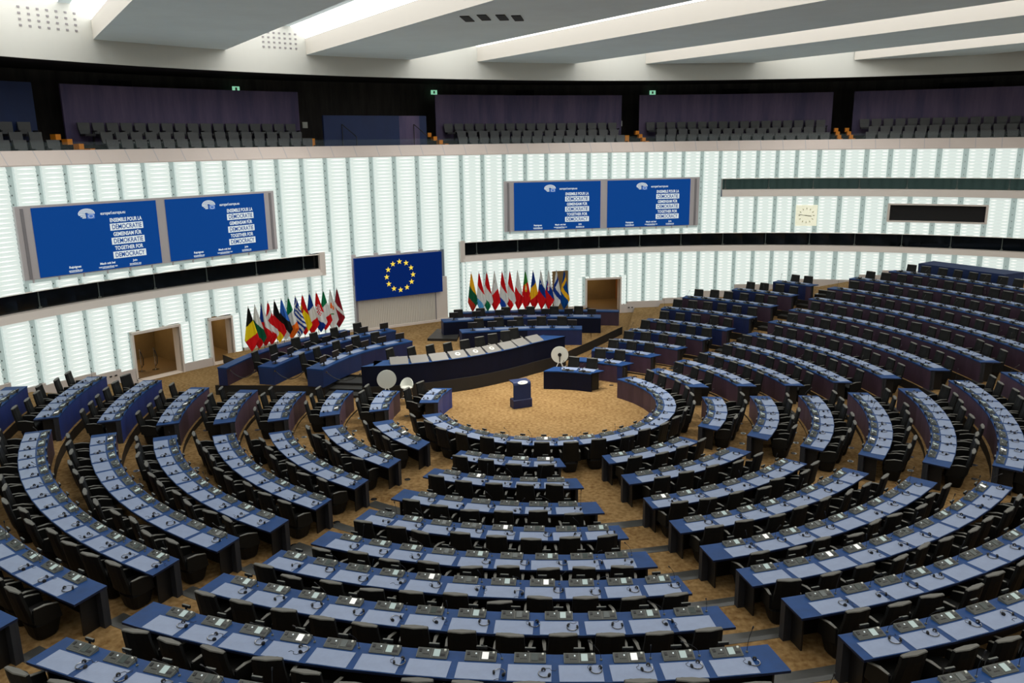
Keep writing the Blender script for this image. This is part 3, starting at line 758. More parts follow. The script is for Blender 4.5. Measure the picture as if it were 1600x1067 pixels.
# tilted round tables and bar stool
def flip_table(loc, az, label, back, zc=.72):
    r = empty('folding_round_table', loc, label, 'table', 'round tables folded upright')
    ca, sa = cos(az), sin(az)       # az: direction the disc faces
    def q(u, v, z): return (loc[0]-sa*u+ca*v, loc[1]+ca*u+sa*v, loc[2]+z)
    n = 40; R_ = .36
    mb = MB(); mb.loft([[q(R_*cos(2*pi*j/n), v, zc+R_*sin(2*pi*j/n)) for j in range(n)] for v in (0, .025)], M_offwhite); mb.build('table_top', r, loc)
    s = 1 if back else -1
    mb = MB(); mb.tube([q(0, .04 if back else -.02, zc), q(0, .06 if back else -.04, zc-.3)], .02, M_blk, 8)
    if back: mb.loft([[q(.08*cos(2*pi*j/16), v, zc+.08*sin(2*pi*j/16)) for j in range(16)] for v in (.025, .045)], M_blk)
    mb.build('hinge', r, loc)
    for u in (-.28, .28):
        for v in (-.2, .2):
            mb = MB(); mb.tube([q(0, 0, zc-.22), q(u*.9, v, .0)], [.014, .012], M_offwhite, 8); mb.build('leg', r, loc)
flip_table((-5.95, 2.0, 0), radians(-75), 'white round table folded upright beside the white stool', False, .93)
flip_table((.55, 6.15, 0), radians(-95), 'white round table folded upright with black hub right of presidency desk', True, .79)
def stool():
    loc = (-5.2, 1.95, 0); r = empty('bar_stool', loc, 'white shell bar stool with thin legs in front of the presidency desk', 'stool')
    X, Y = loc[0], loc[1]
    mb = MB(); n = 20; secs = []
    for zz, w_, d_ in ((.60, .30, .28), (.605, .40, .38), (.64, .44, .42)): secs.append([(X+w_/2*cos(2*pi*j/n), Y+d_/2*sin(2*pi*j/n), zz) for j in range(n)])
    secs.append([(X+.20*cos(2*pi*j/n), Y+.19*sin(2*pi*j/n), .65) for j in range(n)]); mb.loft(secs, M_offwhite); mb.build('seat', r, loc, smooth=True)
    mb = MB(); secs = []
    for j in range(13):
        a = radians(-10+200*j/12); h_ = .10+.22*sin(max(0, min(pi, a)))
        o1, o2 = .225, .205
        secs.append([(X+o1*cos(a), Y+o1*sin(a), .62), (X+(o1+.02)*cos(a), Y+(o1+.03)*sin(a), .62+h_), (X+(o2+.02)*cos(a), Y+(o2+.03)*sin(a), .62+h_), (X+o2*cos(a), Y+o2*sin(a), .62)])
    mb.loft(secs, M_offwhite); mb.build('backrest', r, loc)
    for sx in (-1, 1):
        for sy in (-1, 1):
            mb = MB(); mb.tube([(X+sx*.13, Y+sy*.12, .61), (X+sx*.22, Y+sy*.2, 0)], .009, M_chrome, 6); mb.build('leg', r, loc)
    mb = MB(); c = [(X-.19, Y-.175, .25), (X+.19, Y-.175, .25), (X+.19, Y+.175, .25), (X-.19, Y+.175, .25), (X-.19, Y-.175, .25)]
    for i in range(4): mb.tube([c[i], c[i+1]], .008, M_chrome, 6)
    mb.build('footrest', r, loc)
stool()

# ------------------------------------------------------------------ flags
C = dict(k=S(22, 20, 20), y=S(246, 214, 20), r=S(214, 18, 24), w=S(226, 226, 220), g=S(12, 120, 74), b=S(14, 56, 140), o=S(240, 110, 24), lb=S(90, 165, 215), eb=S(50, 110, 200), dr=S(140, 24, 36), sy=S(245, 185, 30), dg=S(10, 92, 60), lr=S(190, 50, 30), lg=S(60, 140, 60), mb=S(20, 70, 165), gr=S(150, 145, 140), bb=S(0, 70, 140))
FM = {k: mat('flag_cloth_'+k, v, .8, spec=.2) for k, v in C.items()}
def V(a, b, c): return lambda s, t: a if t+.16*s < .43 else (b if t+.2*s < .77 else c)
def H(a, b, c, k=.28, t1=.28, t2=.60): return lambda s, t: a if t-k*s < t1 else (b if t-k*s < t2 else c)
def H2(a, b): return lambda s, t: a if t-.30*s < .36 else b
def cross(f, c, c2=None):
    def g(s, t):
        q = t-.3*s
        u = t+.25*s
        if abs(q-.42) < .085 or abs(u-.40) < .07: return c
        return f
    return g
def greece(s, t):
    q = t-.3*s
    if t+.25*s < .40 and q < .42:
        return 'w' if abs(q-.2) < .03 or abs(t+.25*s-.25) < .03 else 'b'
    return 'w' if int((q+.1)*14) % 2 else 'b'
def spain(s, t):
    if hypot((s-.3)*.5, t-.36) < .07: return 'lr'
    return H('r', 'y', 'r', .3, .20, .62)(s, t)
def croatia(s, t):
    if .22 < t-.1*s < .52 and .2 < s < .85 and hypot((s-.5)*.6, t-.42) < .16: return 'r' if (int(s*8)+int(t*24)) % 2 else 'w'
    return H('r', 'w', 'b', .2, .30, .62)(s, t)
def cyprus(s, t):
    if hypot((s-.45)*.55, (t-.38)) < .085 or (s > .5 and hypot((s-.7)*.6, t-.44) < .06): return 'o'
    if abs(t-.60) < .015 and .2 < s < .7: return 'lg'
    return 'w'
def latvia(s, t): q = t-.28*s; return 'w' if .30 < q < .42 else 'dr'
def czech(s, t): return 'b' if (s < .5 and t < .42) else ('w' if t-.6*s < .30-.2 or (s > .55 and t < .46+.3*s-.1) else 'r')
def portugal(s, t):
    d = hypot((s-.5)*.55, t-.42)
    if d < .05: return 'w'
    if d < .11: return 'sy'
    return 'lg' if t+.1*s < .36 else 'r'
def malta(s, t):
    if hypot((s-.35)*.5, t-.22) < .05: return 'gr'
    return 'w' if t+.2*s < .60 else 'r'
def slovenia(s, t):
    if hypot((s-.35)*.5, t-.29) < .05: return 'w' if t > .29 else 'b'
    return H('w', 'b', 'r', .3, .14, .44)(s, t)
def slovakia(s, t):
    if hypot((s-.42)*.6, t-.38) < .12: return 'w' if abs(s-.45) < .09 or abs(t-.38) < .02 else 'r'
    return H('w', 'b', 'r', .3, .18, .44)(s, t)
LEFT = [('Belgian', V('k', 'y', 'r'), 'black, yellow and red'), ('Bulgarian', H('w', 'dg', 'r'), 'white, green and red'), ('Czech', czech, 'blue, white and red'), ('Danish', cross('r', 'w'), 'red with a white cross'), ('German', H('k', 'r', 'y'), 'black, red and gold'),
        ('Estonian', H('eb', 'k', 'w'), 'blue, black and white'), ('Irish', V('g', 'w', 'o'), 'green, white and orange'), ('Greek', greece, 'blue and white striped'), ('Spanish', spain, 'red and yellow'), ('French', V('b', 'w', 'r'), 'blue, white and red'),
        ('Croatian', croatia, 'red chequered'), ('Italian', V('g', 'w', 'r'), 'green, white and red'), ('Cypriot', cyprus, 'white with an orange island'), ('Latvian', latvia, 'dark red with a white stripe')]
RIGHT = [('Lithuanian', H('sy', 'dg', 'lr'), 'yellow, green and red'), ('Luxembourg', H('r', 'w', 'lb'), 'red, white and light blue'), ('Hungarian', H('r', 'w', 'g'), 'red, white and green'), ('Maltese', malta, 'white and red with grey cross'), ('Dutch', H('r', 'w', 'mb'), 'red, white and blue'),
         ('Austrian', H('r', 'w', 'r'), 'red, white and red'), ('Polish', H2('w', 'r'), 'white and red'), ('Portuguese', portugal, 'green and red'), ('Romanian', V('b', 'sy', 'r'), 'blue, yellow and red'), ('Slovenian', slovenia, 'white, blue and red'),
         ('Slovak', slovakia, 'white, blue, red with shield'), ('Finnish', cross('w', 'b'), 'white with a blue cross'), ('Swedish', cross('bb', 'sy'), 'blue with a yellow cross')]
def flag(pos, ztop, zbot, fn, label, group, wid, sw):
    x, y, z0 = pos; r = empty('national_flag', pos, label, 'flag', group)
    mb = MB(); mb.tube([(x, y, z0), (x, y, ztop-.04)], .013, M_blk, 8); mb.tube([(x, y, ztop-.05), (x, y, ztop-.02), (x, y, ztop+.04)], [.008, .022, .004], M_chrome, 8); mb.build('pole', r, pos)
    v = Vector((x, y))-Vector((0, -27.47)); v.normalize(); ax = Vector((v.y, -v.x))        # spread across the hall
    NT, NS = 72, 26; ph = random.uniform(0, 6)
    mb = MB(); H_ = ztop-zbot
    def edge(t):
        if t < .74: w_ = wid*(.10+.90*(t/.74)**1.0)
        else: w_ = wid*(1-(t-.74)/.26)**.85
        c = sw*t*wid*.5
        l = -w_*(.42); rr = w_*(.58)
        return c+l, c+rr
    vs = []
    for j in range(NT+1):
        t = j/NT; l, rr = edge(t*.999)
        for i in range(NS+1):
            s = i/NS; u = l+(rr-l)*s
            d = (.05+.02*t)*sin(s*9+ph+t*1.5)*min(1, t*3+.1) + .03*sin(s*17+ph*2)
            # the hem runs to a point below the pole
            vs.append((x+ax.x*u-v.x*(.075+d*.6), y+ax.y*u-v.y*(.075+d*.6), ztop-.06-H_*t))
    for j in range(NT):
        for i in range(NS):
            a = j*(NS+1)+i; key = fn((i+.5)/NS, (j+.5)/NT)
            mb.f.append((a, a+1, a+NS+2, a+NS+1)); mb.m.append(mb.mi(FM[key]))
    mb.v = vs
    mb.build('cloth', r, pos, smooth=True)
la, lb = Vector((-12.13, 5.53)), Vector((-9.52, 9.85))
L_ = arc_fit([(-12.28, 5.62), (-11.62, 7.12), (-10.75, 8.5), (-9.68, 9.98)], .2)
tot = length(L_)
for i, (nm, fn, ds) in enumerate(LEFT):
    p, d = line_at(L_, tot*i/13)
    flag((p.x, p.y, DZ), 3.0, 1.18+.02*(i % 3), fn, f"{nm} flag, {ds}, {ORD[i+1]} from the left in the left row", 'flags in the left row', (.60 if i not in (12, 13) else .54), random.uniform(-.1, .35))
L_ = arc_fit([(-3.78, 13.75), (-1.4, 14.25), (.9, 14.3)], .2); tot = length(L_)
for i, (nm, fn, ds) in enumerate(RIGHT):
    p, d = line_at(L_, tot*i/12)
    flag((p.x, p.y, DZ), 3.1, 1.15, fn, f"{nm} flag, {ds}, {ORD[i+1]} from the left in the right row", 'flags in the right row', .52, random.uniform(-.1, .3))

# ------------------------------------------------------------------ drum wall
SEAM = [-72.95, -70.8, -68.65, -66.5, -65.4]
_s = [-72.4, -70.3, -68.2, -66.0, -63.71, -61.91, -60.11, -58.24, -56.39, -54.57, -52.35, -50.23, -48.13, -45.98, -43.76, -41.58, -39.45, -37.37, -35.22, -33.04, -30.84, -28.66, -26.54, -24.4, -22.24, -20.11, -17.97, -15.85, -13.66, -11.54, -9.73, -7.88, -6.0, -4.15, -2.31, -.51, 1.27, 3.14, 4.99, 6.81, 8.91, 11.07, 13.19, 15.27, 17.31, 19.43, 21.61, 23.72, 25.9, 28.1, 30.3, 32.5, 34.7, 36.9]
ZL = 8.85; SIL0, SIL1, DK1 = 3.36, 3.66, 4.38; UP0, UP1, UPT = 6.36, 6.74, 7.35
# skirting height follows the tiers
def base_z(ph):
    for lim, z in ((-64.9, 1.30), (-62.9, .94), (-61, .86), (-59, .74), (-57.3, .62), (-48, .36), (-10.5, DZ+.12), (-8.9, .45), (-6.9, .63), (-5, .76), (-3.2, .80), (2.2, 1.12), (6, 1.48), (12.2, 1.80), (16.2, 2.12)):
        if ph < lim: return z
    return 2.4
DOORS = [(-57.0, -53.4, 0, 2.02), (-50.75, -49.05, 0, 2.0), (-13.95, -10.5, .0, 1.95)]
def edges_of(a0, a1):
    for sp in (-40.5, -26.85):
        if a0 < sp < a1: return [(a0, sp), (sp, a1)]
    e = sorted({a0, a1, *[x+o for a, b, _, _ in DOORS for x, o in ((a, -.15), (b, .15)) if a0+.35 < x+o < a1-.35]})
    return list(zip(e[:-1], e[1:]))
def zones(ph0, ph1):
    """lit intervals in z for a bay"""
    m = (ph0+ph1)/2; z = [(base_z(m), ZL)]
    def cut(lo, hi):
        nonlocal z; out = []
        for a, b in z:
            if hi <= a or lo >= b: out.append((a, b)); continue
            if lo > a: out.append((a, lo))
            if hi < b: out.append((hi, b))
        z = [q for q in out if q[1]-q[0] > .06]
    if m < -40.6 or m > -26.9: cut(SIL0, DK1)
    if m > -.5: cut(UP0, UPT)
    for a, b, c_, d_ in DOORS:
        if a < m < b: cut(-1, d_+.10)
    if -37.9 < m < -29.4: cut(-1, 4.1)
    if 15.3 < m < 23.7: cut(5.05, 5.98)
    if -7.1 < m < 0: pass
    return z
def louvre_bay(mbs, a0, a1, z0, z1):
    g, tb, ch = mbs
    w = a1-a0; p = .165
    s0, s1 = a0+w*.02, a0+w*.80      # glass leaves, then the channel
    n = max(1, round((z1-z0)/p)); p = (z1-z0)/n
    NX = 4
    # backing and channel
    ch.face([WQ(s1, .10, z0), WQ(a1+w*.02, .10, z0), WQ(a1+w*.02, .10, z1), WQ(s1, .10, z1)], M_chan)
    ch.face([WQ(s1, .0, z0), WQ(s1, .10, z0), WQ(s1, .10, z1), WQ(s1, .0, z1)], M_back)
    ch.face([WQ(s0, .0, z0), WQ(s0, .0, z1), WQ(s0, .10, z1), WQ(s0, .10, z0)], M_back)
    ch.face([WQ(s0, .05, z0), WQ(s0, .05, z1), WQ(s1, .05, z1), WQ(s1, .05, z0)], M_back)
    for i in range(n):
        za = z0+i*p; xs = [s0+(s1-s0)*j/NX for j in range(NX+1)]
        vs = []
        for row, (dz, of) in enumerate(((0, -.045), (p*.55, -.02), (p*.97, .03))):
            for j, x in enumerate(xs):
                sag = .028*sin(pi*j/NX)
                vs.append(WQ(x, of, za+dz+(sag if row == 0 else sag*.6)-.01))
        fs = [(r_*(NX+1)+j, r_*(NX+1)+j+1, (r_+1)*(NX+1)+j+1, (r_+1)*(NX+1)+j) for r_ in range(2) for j in range(NX)]
        g.mesh(vs, fs, M_glow)
        # glowing lozenges that paint the backlight highlights on each leaf
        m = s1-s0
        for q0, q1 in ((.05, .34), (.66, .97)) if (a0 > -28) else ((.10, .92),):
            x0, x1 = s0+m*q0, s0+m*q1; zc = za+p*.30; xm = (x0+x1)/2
            tb.face([WQ(x0, -.05, zc), WQ(xm, -.052, zc-.022), WQ(x1, -.05, zc), WQ(xm, -.052, zc+.022)], M_streak)
    # steel clips on the channel
    k = int((z1-z0)/.33)
    for i in range(k):
        ch.box(WQ(a1-w*.09, .085, z0+.16+i*.33), (.03, .03, .05), M_mull, -radians(a1))
def drum():
    sect = [('wall_left', _s[0], -40.6), ('wall_front', -40.6, -2.31), ('wall_right', -2.31, _s[-1])]
    for name, p0, p1 in sect:
        root = None
        g, tb, ch, sk = MB(), MB(), MB(), MB()
        for i in range(len(_s)-1):
            a0, a1 = _s[i], _s[i+1]
            if not (p0-.01 <= (a0+a1)/2 < p1): continue
            ee = edges_of(a0, a1)
            for q0, q1 in ee:
                zz = zones(q0, q1); lo = zz[0][0] if zz else 0
                if len(ee) > 1:      # a bay beside a door: the part above the lintel spans the whole bay
                    zsp = 4.45 if any(a0 < sp < a1 for sp in (-40.5, -26.85)) else 2.15; zz = [(a_, min(b_, zsp)) for a_, b_ in zz if a_ < zsp-.05]
                for z0, z1 in zz:
                    if z1-z0 > .1: louvre_bay((g, tb, ch), q0, q1, z0, z1)
            if len(ee) > 1:
                for z0, z1 in zones(a0, a1):
                    if z1 > zsp+.05: louvre_bay((g, tb, ch), a0, a1, max(z0, zsp), z1)
            bz = base_z((a0+a1)/2)
            for pa, pb in ee:
                m_ = (pa+pb)/2
                if any(a < m_ < b for a, b, _, _ in DOORS) or -37.9 < m_ < -29.4: continue
                for o_ in (-.05,):
                    sk.face([WQ(pa, o_, 0), WQ(pb, o_, 0), WQ(pb, o_, bz), WQ(pa, o_, bz)], M_base)
                    sk.face([WQ(pa, o_, bz), WQ(pb, o_, bz), WQ(pb, .06, bz), WQ(pa, .06, bz)], M_base)
        w_ = struct(sk, name)
        for mb_, nm in ((g, 'frosted_louvres'), (tb, 'painted_highlights'), (ch, 'glass_channels')): 
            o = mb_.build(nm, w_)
drum()
# unseen remainder of the drum closes the hall
mb = MB()
a = _s[-1]
while a < 360+_s[0]-.01:
    b = min(a+4, 360+_s[0])
    for q0, q1, mm in ((a, a+(b-a)*.4, M_glow), (a+(b-a)*.4, a+(b-a)*.5, M_chan), (a+(b-a)*.5, a+(b-a)*.9, M_glow), (a+(b-a)*.9, b, M_chan)): mb.face([WQ(q0, 0, 0), WQ(q1, 0, 0), WQ(q1, 0, ZL), WQ(q0, 0, ZL)], mm)
    mb.face([WQ(a, 0, ZL), WQ(b, 0, ZL), WQ(b, 0, 12.53), WQ(a, 0, 12.53)], M_dark)
    a = b
struct(mb, 'wall_back')
def arcband(mb, p0, p1, prof, m, step=1.0, closed=False):
    n = max(1, int(math.ceil((p1-p0)/step)))
    for i in range(n):
        a, b = p0+(p1-p0)*i/n, p0+(p1-p0)*(i+1)/n
        for j in range(len(prof)-1+(1 if closed else 0)):
            o0, z0 = prof[j]; o1, z1 = prof[(j+1) % len(prof)]
            mb.face([WQ(a, o0, z0), WQ(b, o0, z0), WQ(b, o1, z1), WQ(a, o1, z1)], m)
# mezzanine sill and dark interpreters' windows
mb = MB()
for p0, p1 in ((_s[0], -40.6), (-26.8, 37)):
    arcband(mb, p0, p1, [(.06, SIL0), (-.10, SIL0+.02), (-.02, SIL1), (.05, SIL1+.01), (2.4, SIL1+.01)], M_sill)
    arcband(mb, p0, p1, [(.0, DK1+.02), (-.03, DK1-.02), (.4, DK1-.02)], M_sill)
    for e in (p0, p1): mb.face([WQ(e, -.02, SIL1), WQ(e, .6, SIL1), WQ(e, .6, DK1), WQ(e, -.02, DK1)], M_sill)
arcband(mb, -.4, 37, [(.06, UP0), (-.10, UP0+.02), (-.02, UP1), (.05, UP1+.01), (2.4, UP1+.01)], M_sill)
arcband(mb, -.4, 37, [(.0, UPT+.03), (-.03, UPT-.02), (.4, UPT-.02)], M_sill)
mb.face([WQ(-.4, -.02, UP1), WQ(-.4, .6, UP1), WQ(-.4, .6, UPT), WQ(-.4, -.02, UPT)], M_sill)
for a_, b_ in ((-40.75, -40.25), (-27.05, -26.6)): mb.prism([WP(a_, -.06), WP(b_, -.06), WP(b_, .12), WP(a_, .12)], SIL0, DK1+.1, M_sill)
struct(mb, 'trim_1')
wn = 1
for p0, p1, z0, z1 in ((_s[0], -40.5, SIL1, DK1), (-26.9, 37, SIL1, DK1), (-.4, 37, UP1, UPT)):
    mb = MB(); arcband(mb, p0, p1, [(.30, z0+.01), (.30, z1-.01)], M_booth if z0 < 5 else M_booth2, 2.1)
    w_ = struct(mb, 'window_%d' % wn); wn += 1
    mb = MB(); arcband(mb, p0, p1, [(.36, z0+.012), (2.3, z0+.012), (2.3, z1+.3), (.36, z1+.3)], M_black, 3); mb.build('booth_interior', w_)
    mb = MB(); a = math.ceil(p0/4.2)*4.2
    while a < p1:
        mb.box(WQ(a, .27, (z0+z1)/2), (.03, .04, z1-z0), M_mull, -radians(a)); mb.box(WQ(a, .25, z0+.05), (.12, .05, .07), M_cons, -radians(a)); a += 4.2
    mb.build('window_mullion', w_)
# dim things behind the booth glass
mb = MB(); arcband(mb, 15.3, 23.7, [(-.06, 5.02), (-.06, 5.10), (.1, 5.10), (.1, 5.92), (-.06, 5.92), (-.06, 6.0), (.05, 6.0)], M_sill, 1)
for e0, e1 in ((15.25, 15.45), (23.55, 23.75)): mb.prism([WP(e0, -.06), WP(e1, -.06), WP(e1, .1), WP(e0, .1)], 5.02, 6.0, M_sill)
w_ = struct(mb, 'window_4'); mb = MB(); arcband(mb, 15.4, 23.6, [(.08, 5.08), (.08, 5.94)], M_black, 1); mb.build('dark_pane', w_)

# doors: deep white jambs with rooms behind
def doorway(n, p0, p1, z0, z1, jam=.5, wood=False):
    mb = MB(); f = -.08
    fr = .18/31*57.3
    def blk(a, b, za, zb, o0=f, o1=.1): mb.prism([WP(a, o0), WP(b, o0), WP(b, o1), WP(a, o1)], za, zb, M_sill)
    blk(p0-.14, p0, 0, z1+.08); blk(p1, p1+.14, 0, z1+.08); blk(p0-.14, p1+.14, z1, z1+.10)
    # reveal
    for a in (p0, p1): mb.face([WQ(a, f, z0), WQ(a, jam, z0), WQ(a, jam, z1), WQ(a, f, z1)], M_sill)
    mb.face([WQ(p0, f, z1), WQ(p1, f, z1), WQ(p1, jam, z1), WQ(p0, jam, z1)], M_sill)
    mb.face([WQ(p0, f, z0+.012), WQ(p1, f, z0+.012), WQ(p1, jam, z0+.012), WQ(p0, jam, z0+.012)], M_sill if not wood else M_carpet)
    d = struct(mb, 'door_%d' % n)
    mb = MB(); q0, q1 = p0-1.0, p1+1.2; D_ = 3.6
    mb.face([WQ(q0, jam, z0+.02), WQ(q1, jam, z0+.02), WQ(q1, D_, z0+.02), WQ(q0, D_, z0+.02)], M_brownfloor)
    mb.face([WQ(q0, D_, z0), WQ(q1, D_, z0), WQ(q1, D_, 2.6), WQ(q0, D_, 2.6)], M_brown)
    for a in (q0, q1): mb.face([WQ(a, jam, z0), WQ(a, D_, z0), WQ(a, D_, 2.6), WQ(a, jam, 2.6)], M_wood if wood else M_brown)
    mb.face([WQ(q0, jam, 2.6), WQ(q1, jam, 2.6), WQ(q1, D_, 2.6), WQ(q0, D_, 2.6)], M_brown)
    for a, b in ((q0, p0), (p1, q1)): mb.face([WQ(a, jam, z0), WQ(b, jam, z0), WQ(b, jam, 2.6), WQ(a, jam, 2.6)], M_black)
    mb.build('room_behind', d)
    m = (p0+p1)/2; ld = bpy.data.lights.new('room_lamp', 'AREA'); ld.size = .6; ld.energy = 26 if wood else 34; ld.color = (1, .8, .5)
    lo = bpy.data.objects.new('room_lamp', ld); lo.location = WQ(m, 2.4, 2.5); COL.objects.link(lo)
doorway(1, *DOORS[0]); doorway(2, *DOORS[1]); doorway(3, -13.95, -10.5, .12, 1.95, wood=True)
chair_at((*WP(-56.3, 1.5), 0), radians(150), 'black armchair just inside the wide left doorway', 'chairs in doorways')
def barrier(p, label):
    r = empty('barrier_post', p, label, 'barrier', 'rope barrier posts in the left doorway')
    mb = MB(); mb.cyl(p, .15, 0, .03, M_chrome, 16); mb.build('base', r, p)
    mb = MB(); mb.tube([(p[0], p[1], .03), (p[0], p[1], .95)], .02, M_chrome, 8); mb.tube([(p[0], p[1], .95), (p[0], p[1], 1.0)], .035, M_chrome, 8); mb.build('post', r, p)
    mb = MB(); mb.tube([(p[0]+.03, p[1], .9), (p[0]+.12, p[1], .6), (p[0]+.1, p[1], .3), (p[0]+.03, p[1], .2)], .02, M_blk, 6); mb.build('hanging_rope', r, p)
barrier(WQ(-55.2, 1.5, 0), 'chrome rope barrier post inside the wide left doorway, beside the armchair')
barrier(WQ(-54.3, 1.3, 0), 'chrome rope barrier post inside the wide left doorway, nearer the jamb')
# small poster cabinet at the right flags
mb = MB(); mb.prism([WP(-17.6, -.12), WP(-16.0, -.12), WP(-16.0, 0.02), WP(-17.6, .02)], DZ, 2.55, M_brown); 
tag(mb.build('door_leaf', None, WQ(-16.8, -.05, DZ)), 'narrow brown service door behind the Slovak and Finnish flags', 'door')
# socket plates on the skirting
for i, ph in enumerate((-59.1, -58.7, -9.55, -9.2)):
    mb = MB(); mb.box(WQ(ph, -.09, .55 if i < 2 else .3), (.09, .03, .05), M_blk, -radians(ph)); tag(mb.build('wall_socket', None, WQ(ph, -.09, .5)), f"small black socket on the white skirting {'left of the wide left doorway' if i < 2 else 'right of the right doorway'}", 'socket', 'skirting sockets ' + ('left' if i < 2 else 'right'))

# ------------------------------------------------------------------ text helper
def text_mesh(txt, size, bold=0):
    cu = bpy.data.curves.new('t', 'FONT'); cu.body = txt; cu.size = size; cu.align_x = 'LEFT'; cu.align_y = 'BOTTOM_BASELINE'; cu.offset = bold; cu.resolution_u = 3
    o = bpy.data.objects.new('t', cu); COL.objects.link(o)
    dg = bpy.context.evaluated_depsgraph_get(); me = bpy.data.meshes.new_from_object(o.evaluated_get(dg)); bpy.data.objects.remove(o)
    return [v.co.copy() for v in me.vertices], [tuple(p.vertices) for p in me.polygons]
class Board:     # flat board: u along, v up, origin bottom left
    def __init__(s, A, B, z0, z1):
        s.A = Vector((*A, z0)); d = Vector((*B, z0))-s.A; s.w = d.length; s.u = d.normalized(); s.h = z1-z0
        s.n = Vector((s.u.y, -s.u.x, 0))      # towards the hall
    def q(s, u, v, o=0): return tuple(s.A+s.u*u+Vector((0, 0, v))+s.n*o)
    def box(s, mb, u0, u1, v0, v1, o0, o1, m):
        mb.loft([[s.q(u0, v0, o), s.q(u1, v0, o), s.q(u1, v1, o), s.q(u0, v1, o)] for o in (o0, o1)], m)
    def rect(s, mb, u0, u1, v0, v1, o, m): mb.face([s.q(u0, v0, o), s.q(u1, v0, o), s.q(u1, v1, o), s.q(u0, v1, o)], m)
    def text(s, mb, txt, u, v, size, o, m, width=None, bold=0, center=False):
        vs, fs = text_mesh(txt, size, bold)
        if not vs: return
        x0, x1 = min(p.x for p in vs), max(p.x for p in vs)
        k = (width/(x1-x0)) if width else 1
        off = -(x1-x0)*k/2 if center else 0
        mb.mesh([s.q(u+off+(p.x-x0)*k, v+p.y, o) for p in vs], fs, m)
def message_screen(bd, u0, u1, v0, v1, root, loc, nm):
    W_, H_ = u1-u0, v1-v0; X = lambda t: u0+W_*t; Y = lambda t: v1-H_*t
    mb = MB(); bd.rect(mb, u0, u1, v0, v1, .07, M_scrblue)
    sc = mb.build('display', root, loc)
    mb = MB()
    # emblem: hemicycle arcs with a small starred flag
    ex, ey = X(.41), Y(.135); rx, ry = W_*.066, H_*.078
    for k in range(5):
        f0, f1 = 1-k*.17, 1-k*.17-.11
        pts = []
        for j in range(19): a = radians(-5+190*j/18); pts.append((ex+rx*f0*cos(a), ey+ry*f0*sin(a)*1.0))
        inn = [(ex+rx*f1*cos(radians(-5+190*j/18)), ey+ry*f1*sin(radians(-5+190*j/18))) for j in range(19)]
        for j in range(18):
            mb.face([bd.q(*pts[j], .088), bd.q(*pts[j+1], .088), bd.q(*inn[j+1], .088), bd.q(*inn[j], .088)], M_scrwhite)
    for k in range(3):
        bd.rect(mb, ex-rx*(.95-.2*k), ex-rx*.1, ey-ry*(.25+.28*k), ey-ry*(.08+.28*k), .088, M_scrwhite)
    bd.rect(mb, ex+rx*.05, ex+rx*.95, ey-ry*.95, ey-ry*.05, .088, M_scrmid)
    for k in range(12):
        a = radians(30*k); cx_, cy_ = ex+rx*.5+rx*.3*cos(a), ey-ry*.5+ry*.33*sin(a); bd.rect(mb, cx_-.012, cx_+.012, cy_-.012, cy_+.012, .10, M_scrwhite)
    mb.build('emblem', sc, loc)
    def line(f):
        mb = MB(); f(mb); mb.build('lettering', sc, loc)
    line(lambda mb: bd.text(mb, 'europarl.europa.eu', X(.52), Y(.165), H_*.065, .088, M_scrwhite, W_*.205, .003))
    L3 = [('ENSEMBLE POUR LA', 'DÉMOCRATIE', .285, .415), ('GEMEINSAM FÜR', 'DEMOKRATIE', .50, .63), ('TOGETHER FOR', 'DEMOCRACY', .715, .845)]
    for a_, b_, t1, t2 in L3:
        line(lambda mb: bd.text(mb, a_, X(.725), Y(t1), H_*.082, .088, M_scrwhite, W_*(.27 if len(a_) > 14 else .24), .006, True))
        mb = MB(); bd.rect(mb, X(.585), X(.865), Y(t2), Y(t1+.025), .088, M_scrwhite); mb.build('word_box', sc, loc)
        line(lambda mb: bd.text(mb, b_, X(.725), Y(t2-.02), H_*.10, .11, M_scrblue, W_*.25, .004, True))
    for (a_, b_, x) in (('Rejoignez', 'ensemble.eu', .27), ('Mach mit bei', 'gemeinsamfuer.eu', .53), ('Join', 'together.eu', .76)):
        line(lambda mb: bd.text(mb, a_, X(x), Y(.915), H_*.045, .088, M_scrwhite, None, .004, True))
        line(lambda mb: bd.text(mb, b_, X(x), Y(.965), H_*.04, .088, M_scrwhite, None, .002, True))
        line(lambda mb: bd.rect(mb, X(x)-W_*.05, X(x)+W_*.05, Y(.978), Y(.972), .088, M_scrwhite))
def screen_pair(p0, p1, e, label):
    bd = Board(WP(p0, e), WP(p1, e), 4.72, 7.46); loc = bd.q(bd.w/2, 0)
    r = empty('video_screen', loc, label, 'screen')
    mb = MB(); bd.box(mb, 0, bd.w, .12, bd.h, -.12, .05, M_frame)
    w_ = bd.w
    bd.box(mb, 0, w_, 0, .12, -.3, -.02, M_glass if False else M_chan)
    for k in range(12): bd.box(mb, w_*(k+.3)/12, w_*(k+.3)/12+.05, .0, .12, -.05, .03, M_frame)
    for s_ in (0.02, .98): bd.box(mb, w_*s_-.05, w_*s_+.05, .16, bd.h-.08, .05, .09, M_frame2)
    mb.build('frame', r, loc)
    a, b, c_, d_ = .048, .482, .517, .951
    message_screen(bd, w_*a, w_*b, .10+.06, bd.h-.08, r, loc, 'left'); message_screen(bd, w_*c_, w_*d_, .10+.06, bd.h-.08, r, loc, 'right')
screen_pair(-64.2, -44.6, -.15, 'wide silver-framed pair of blue message screens on the left glowing wall')
screen_pair(-22.6, -2.75, -.15, 'wide silver-framed pair of blue message screens on the right glowing wall')

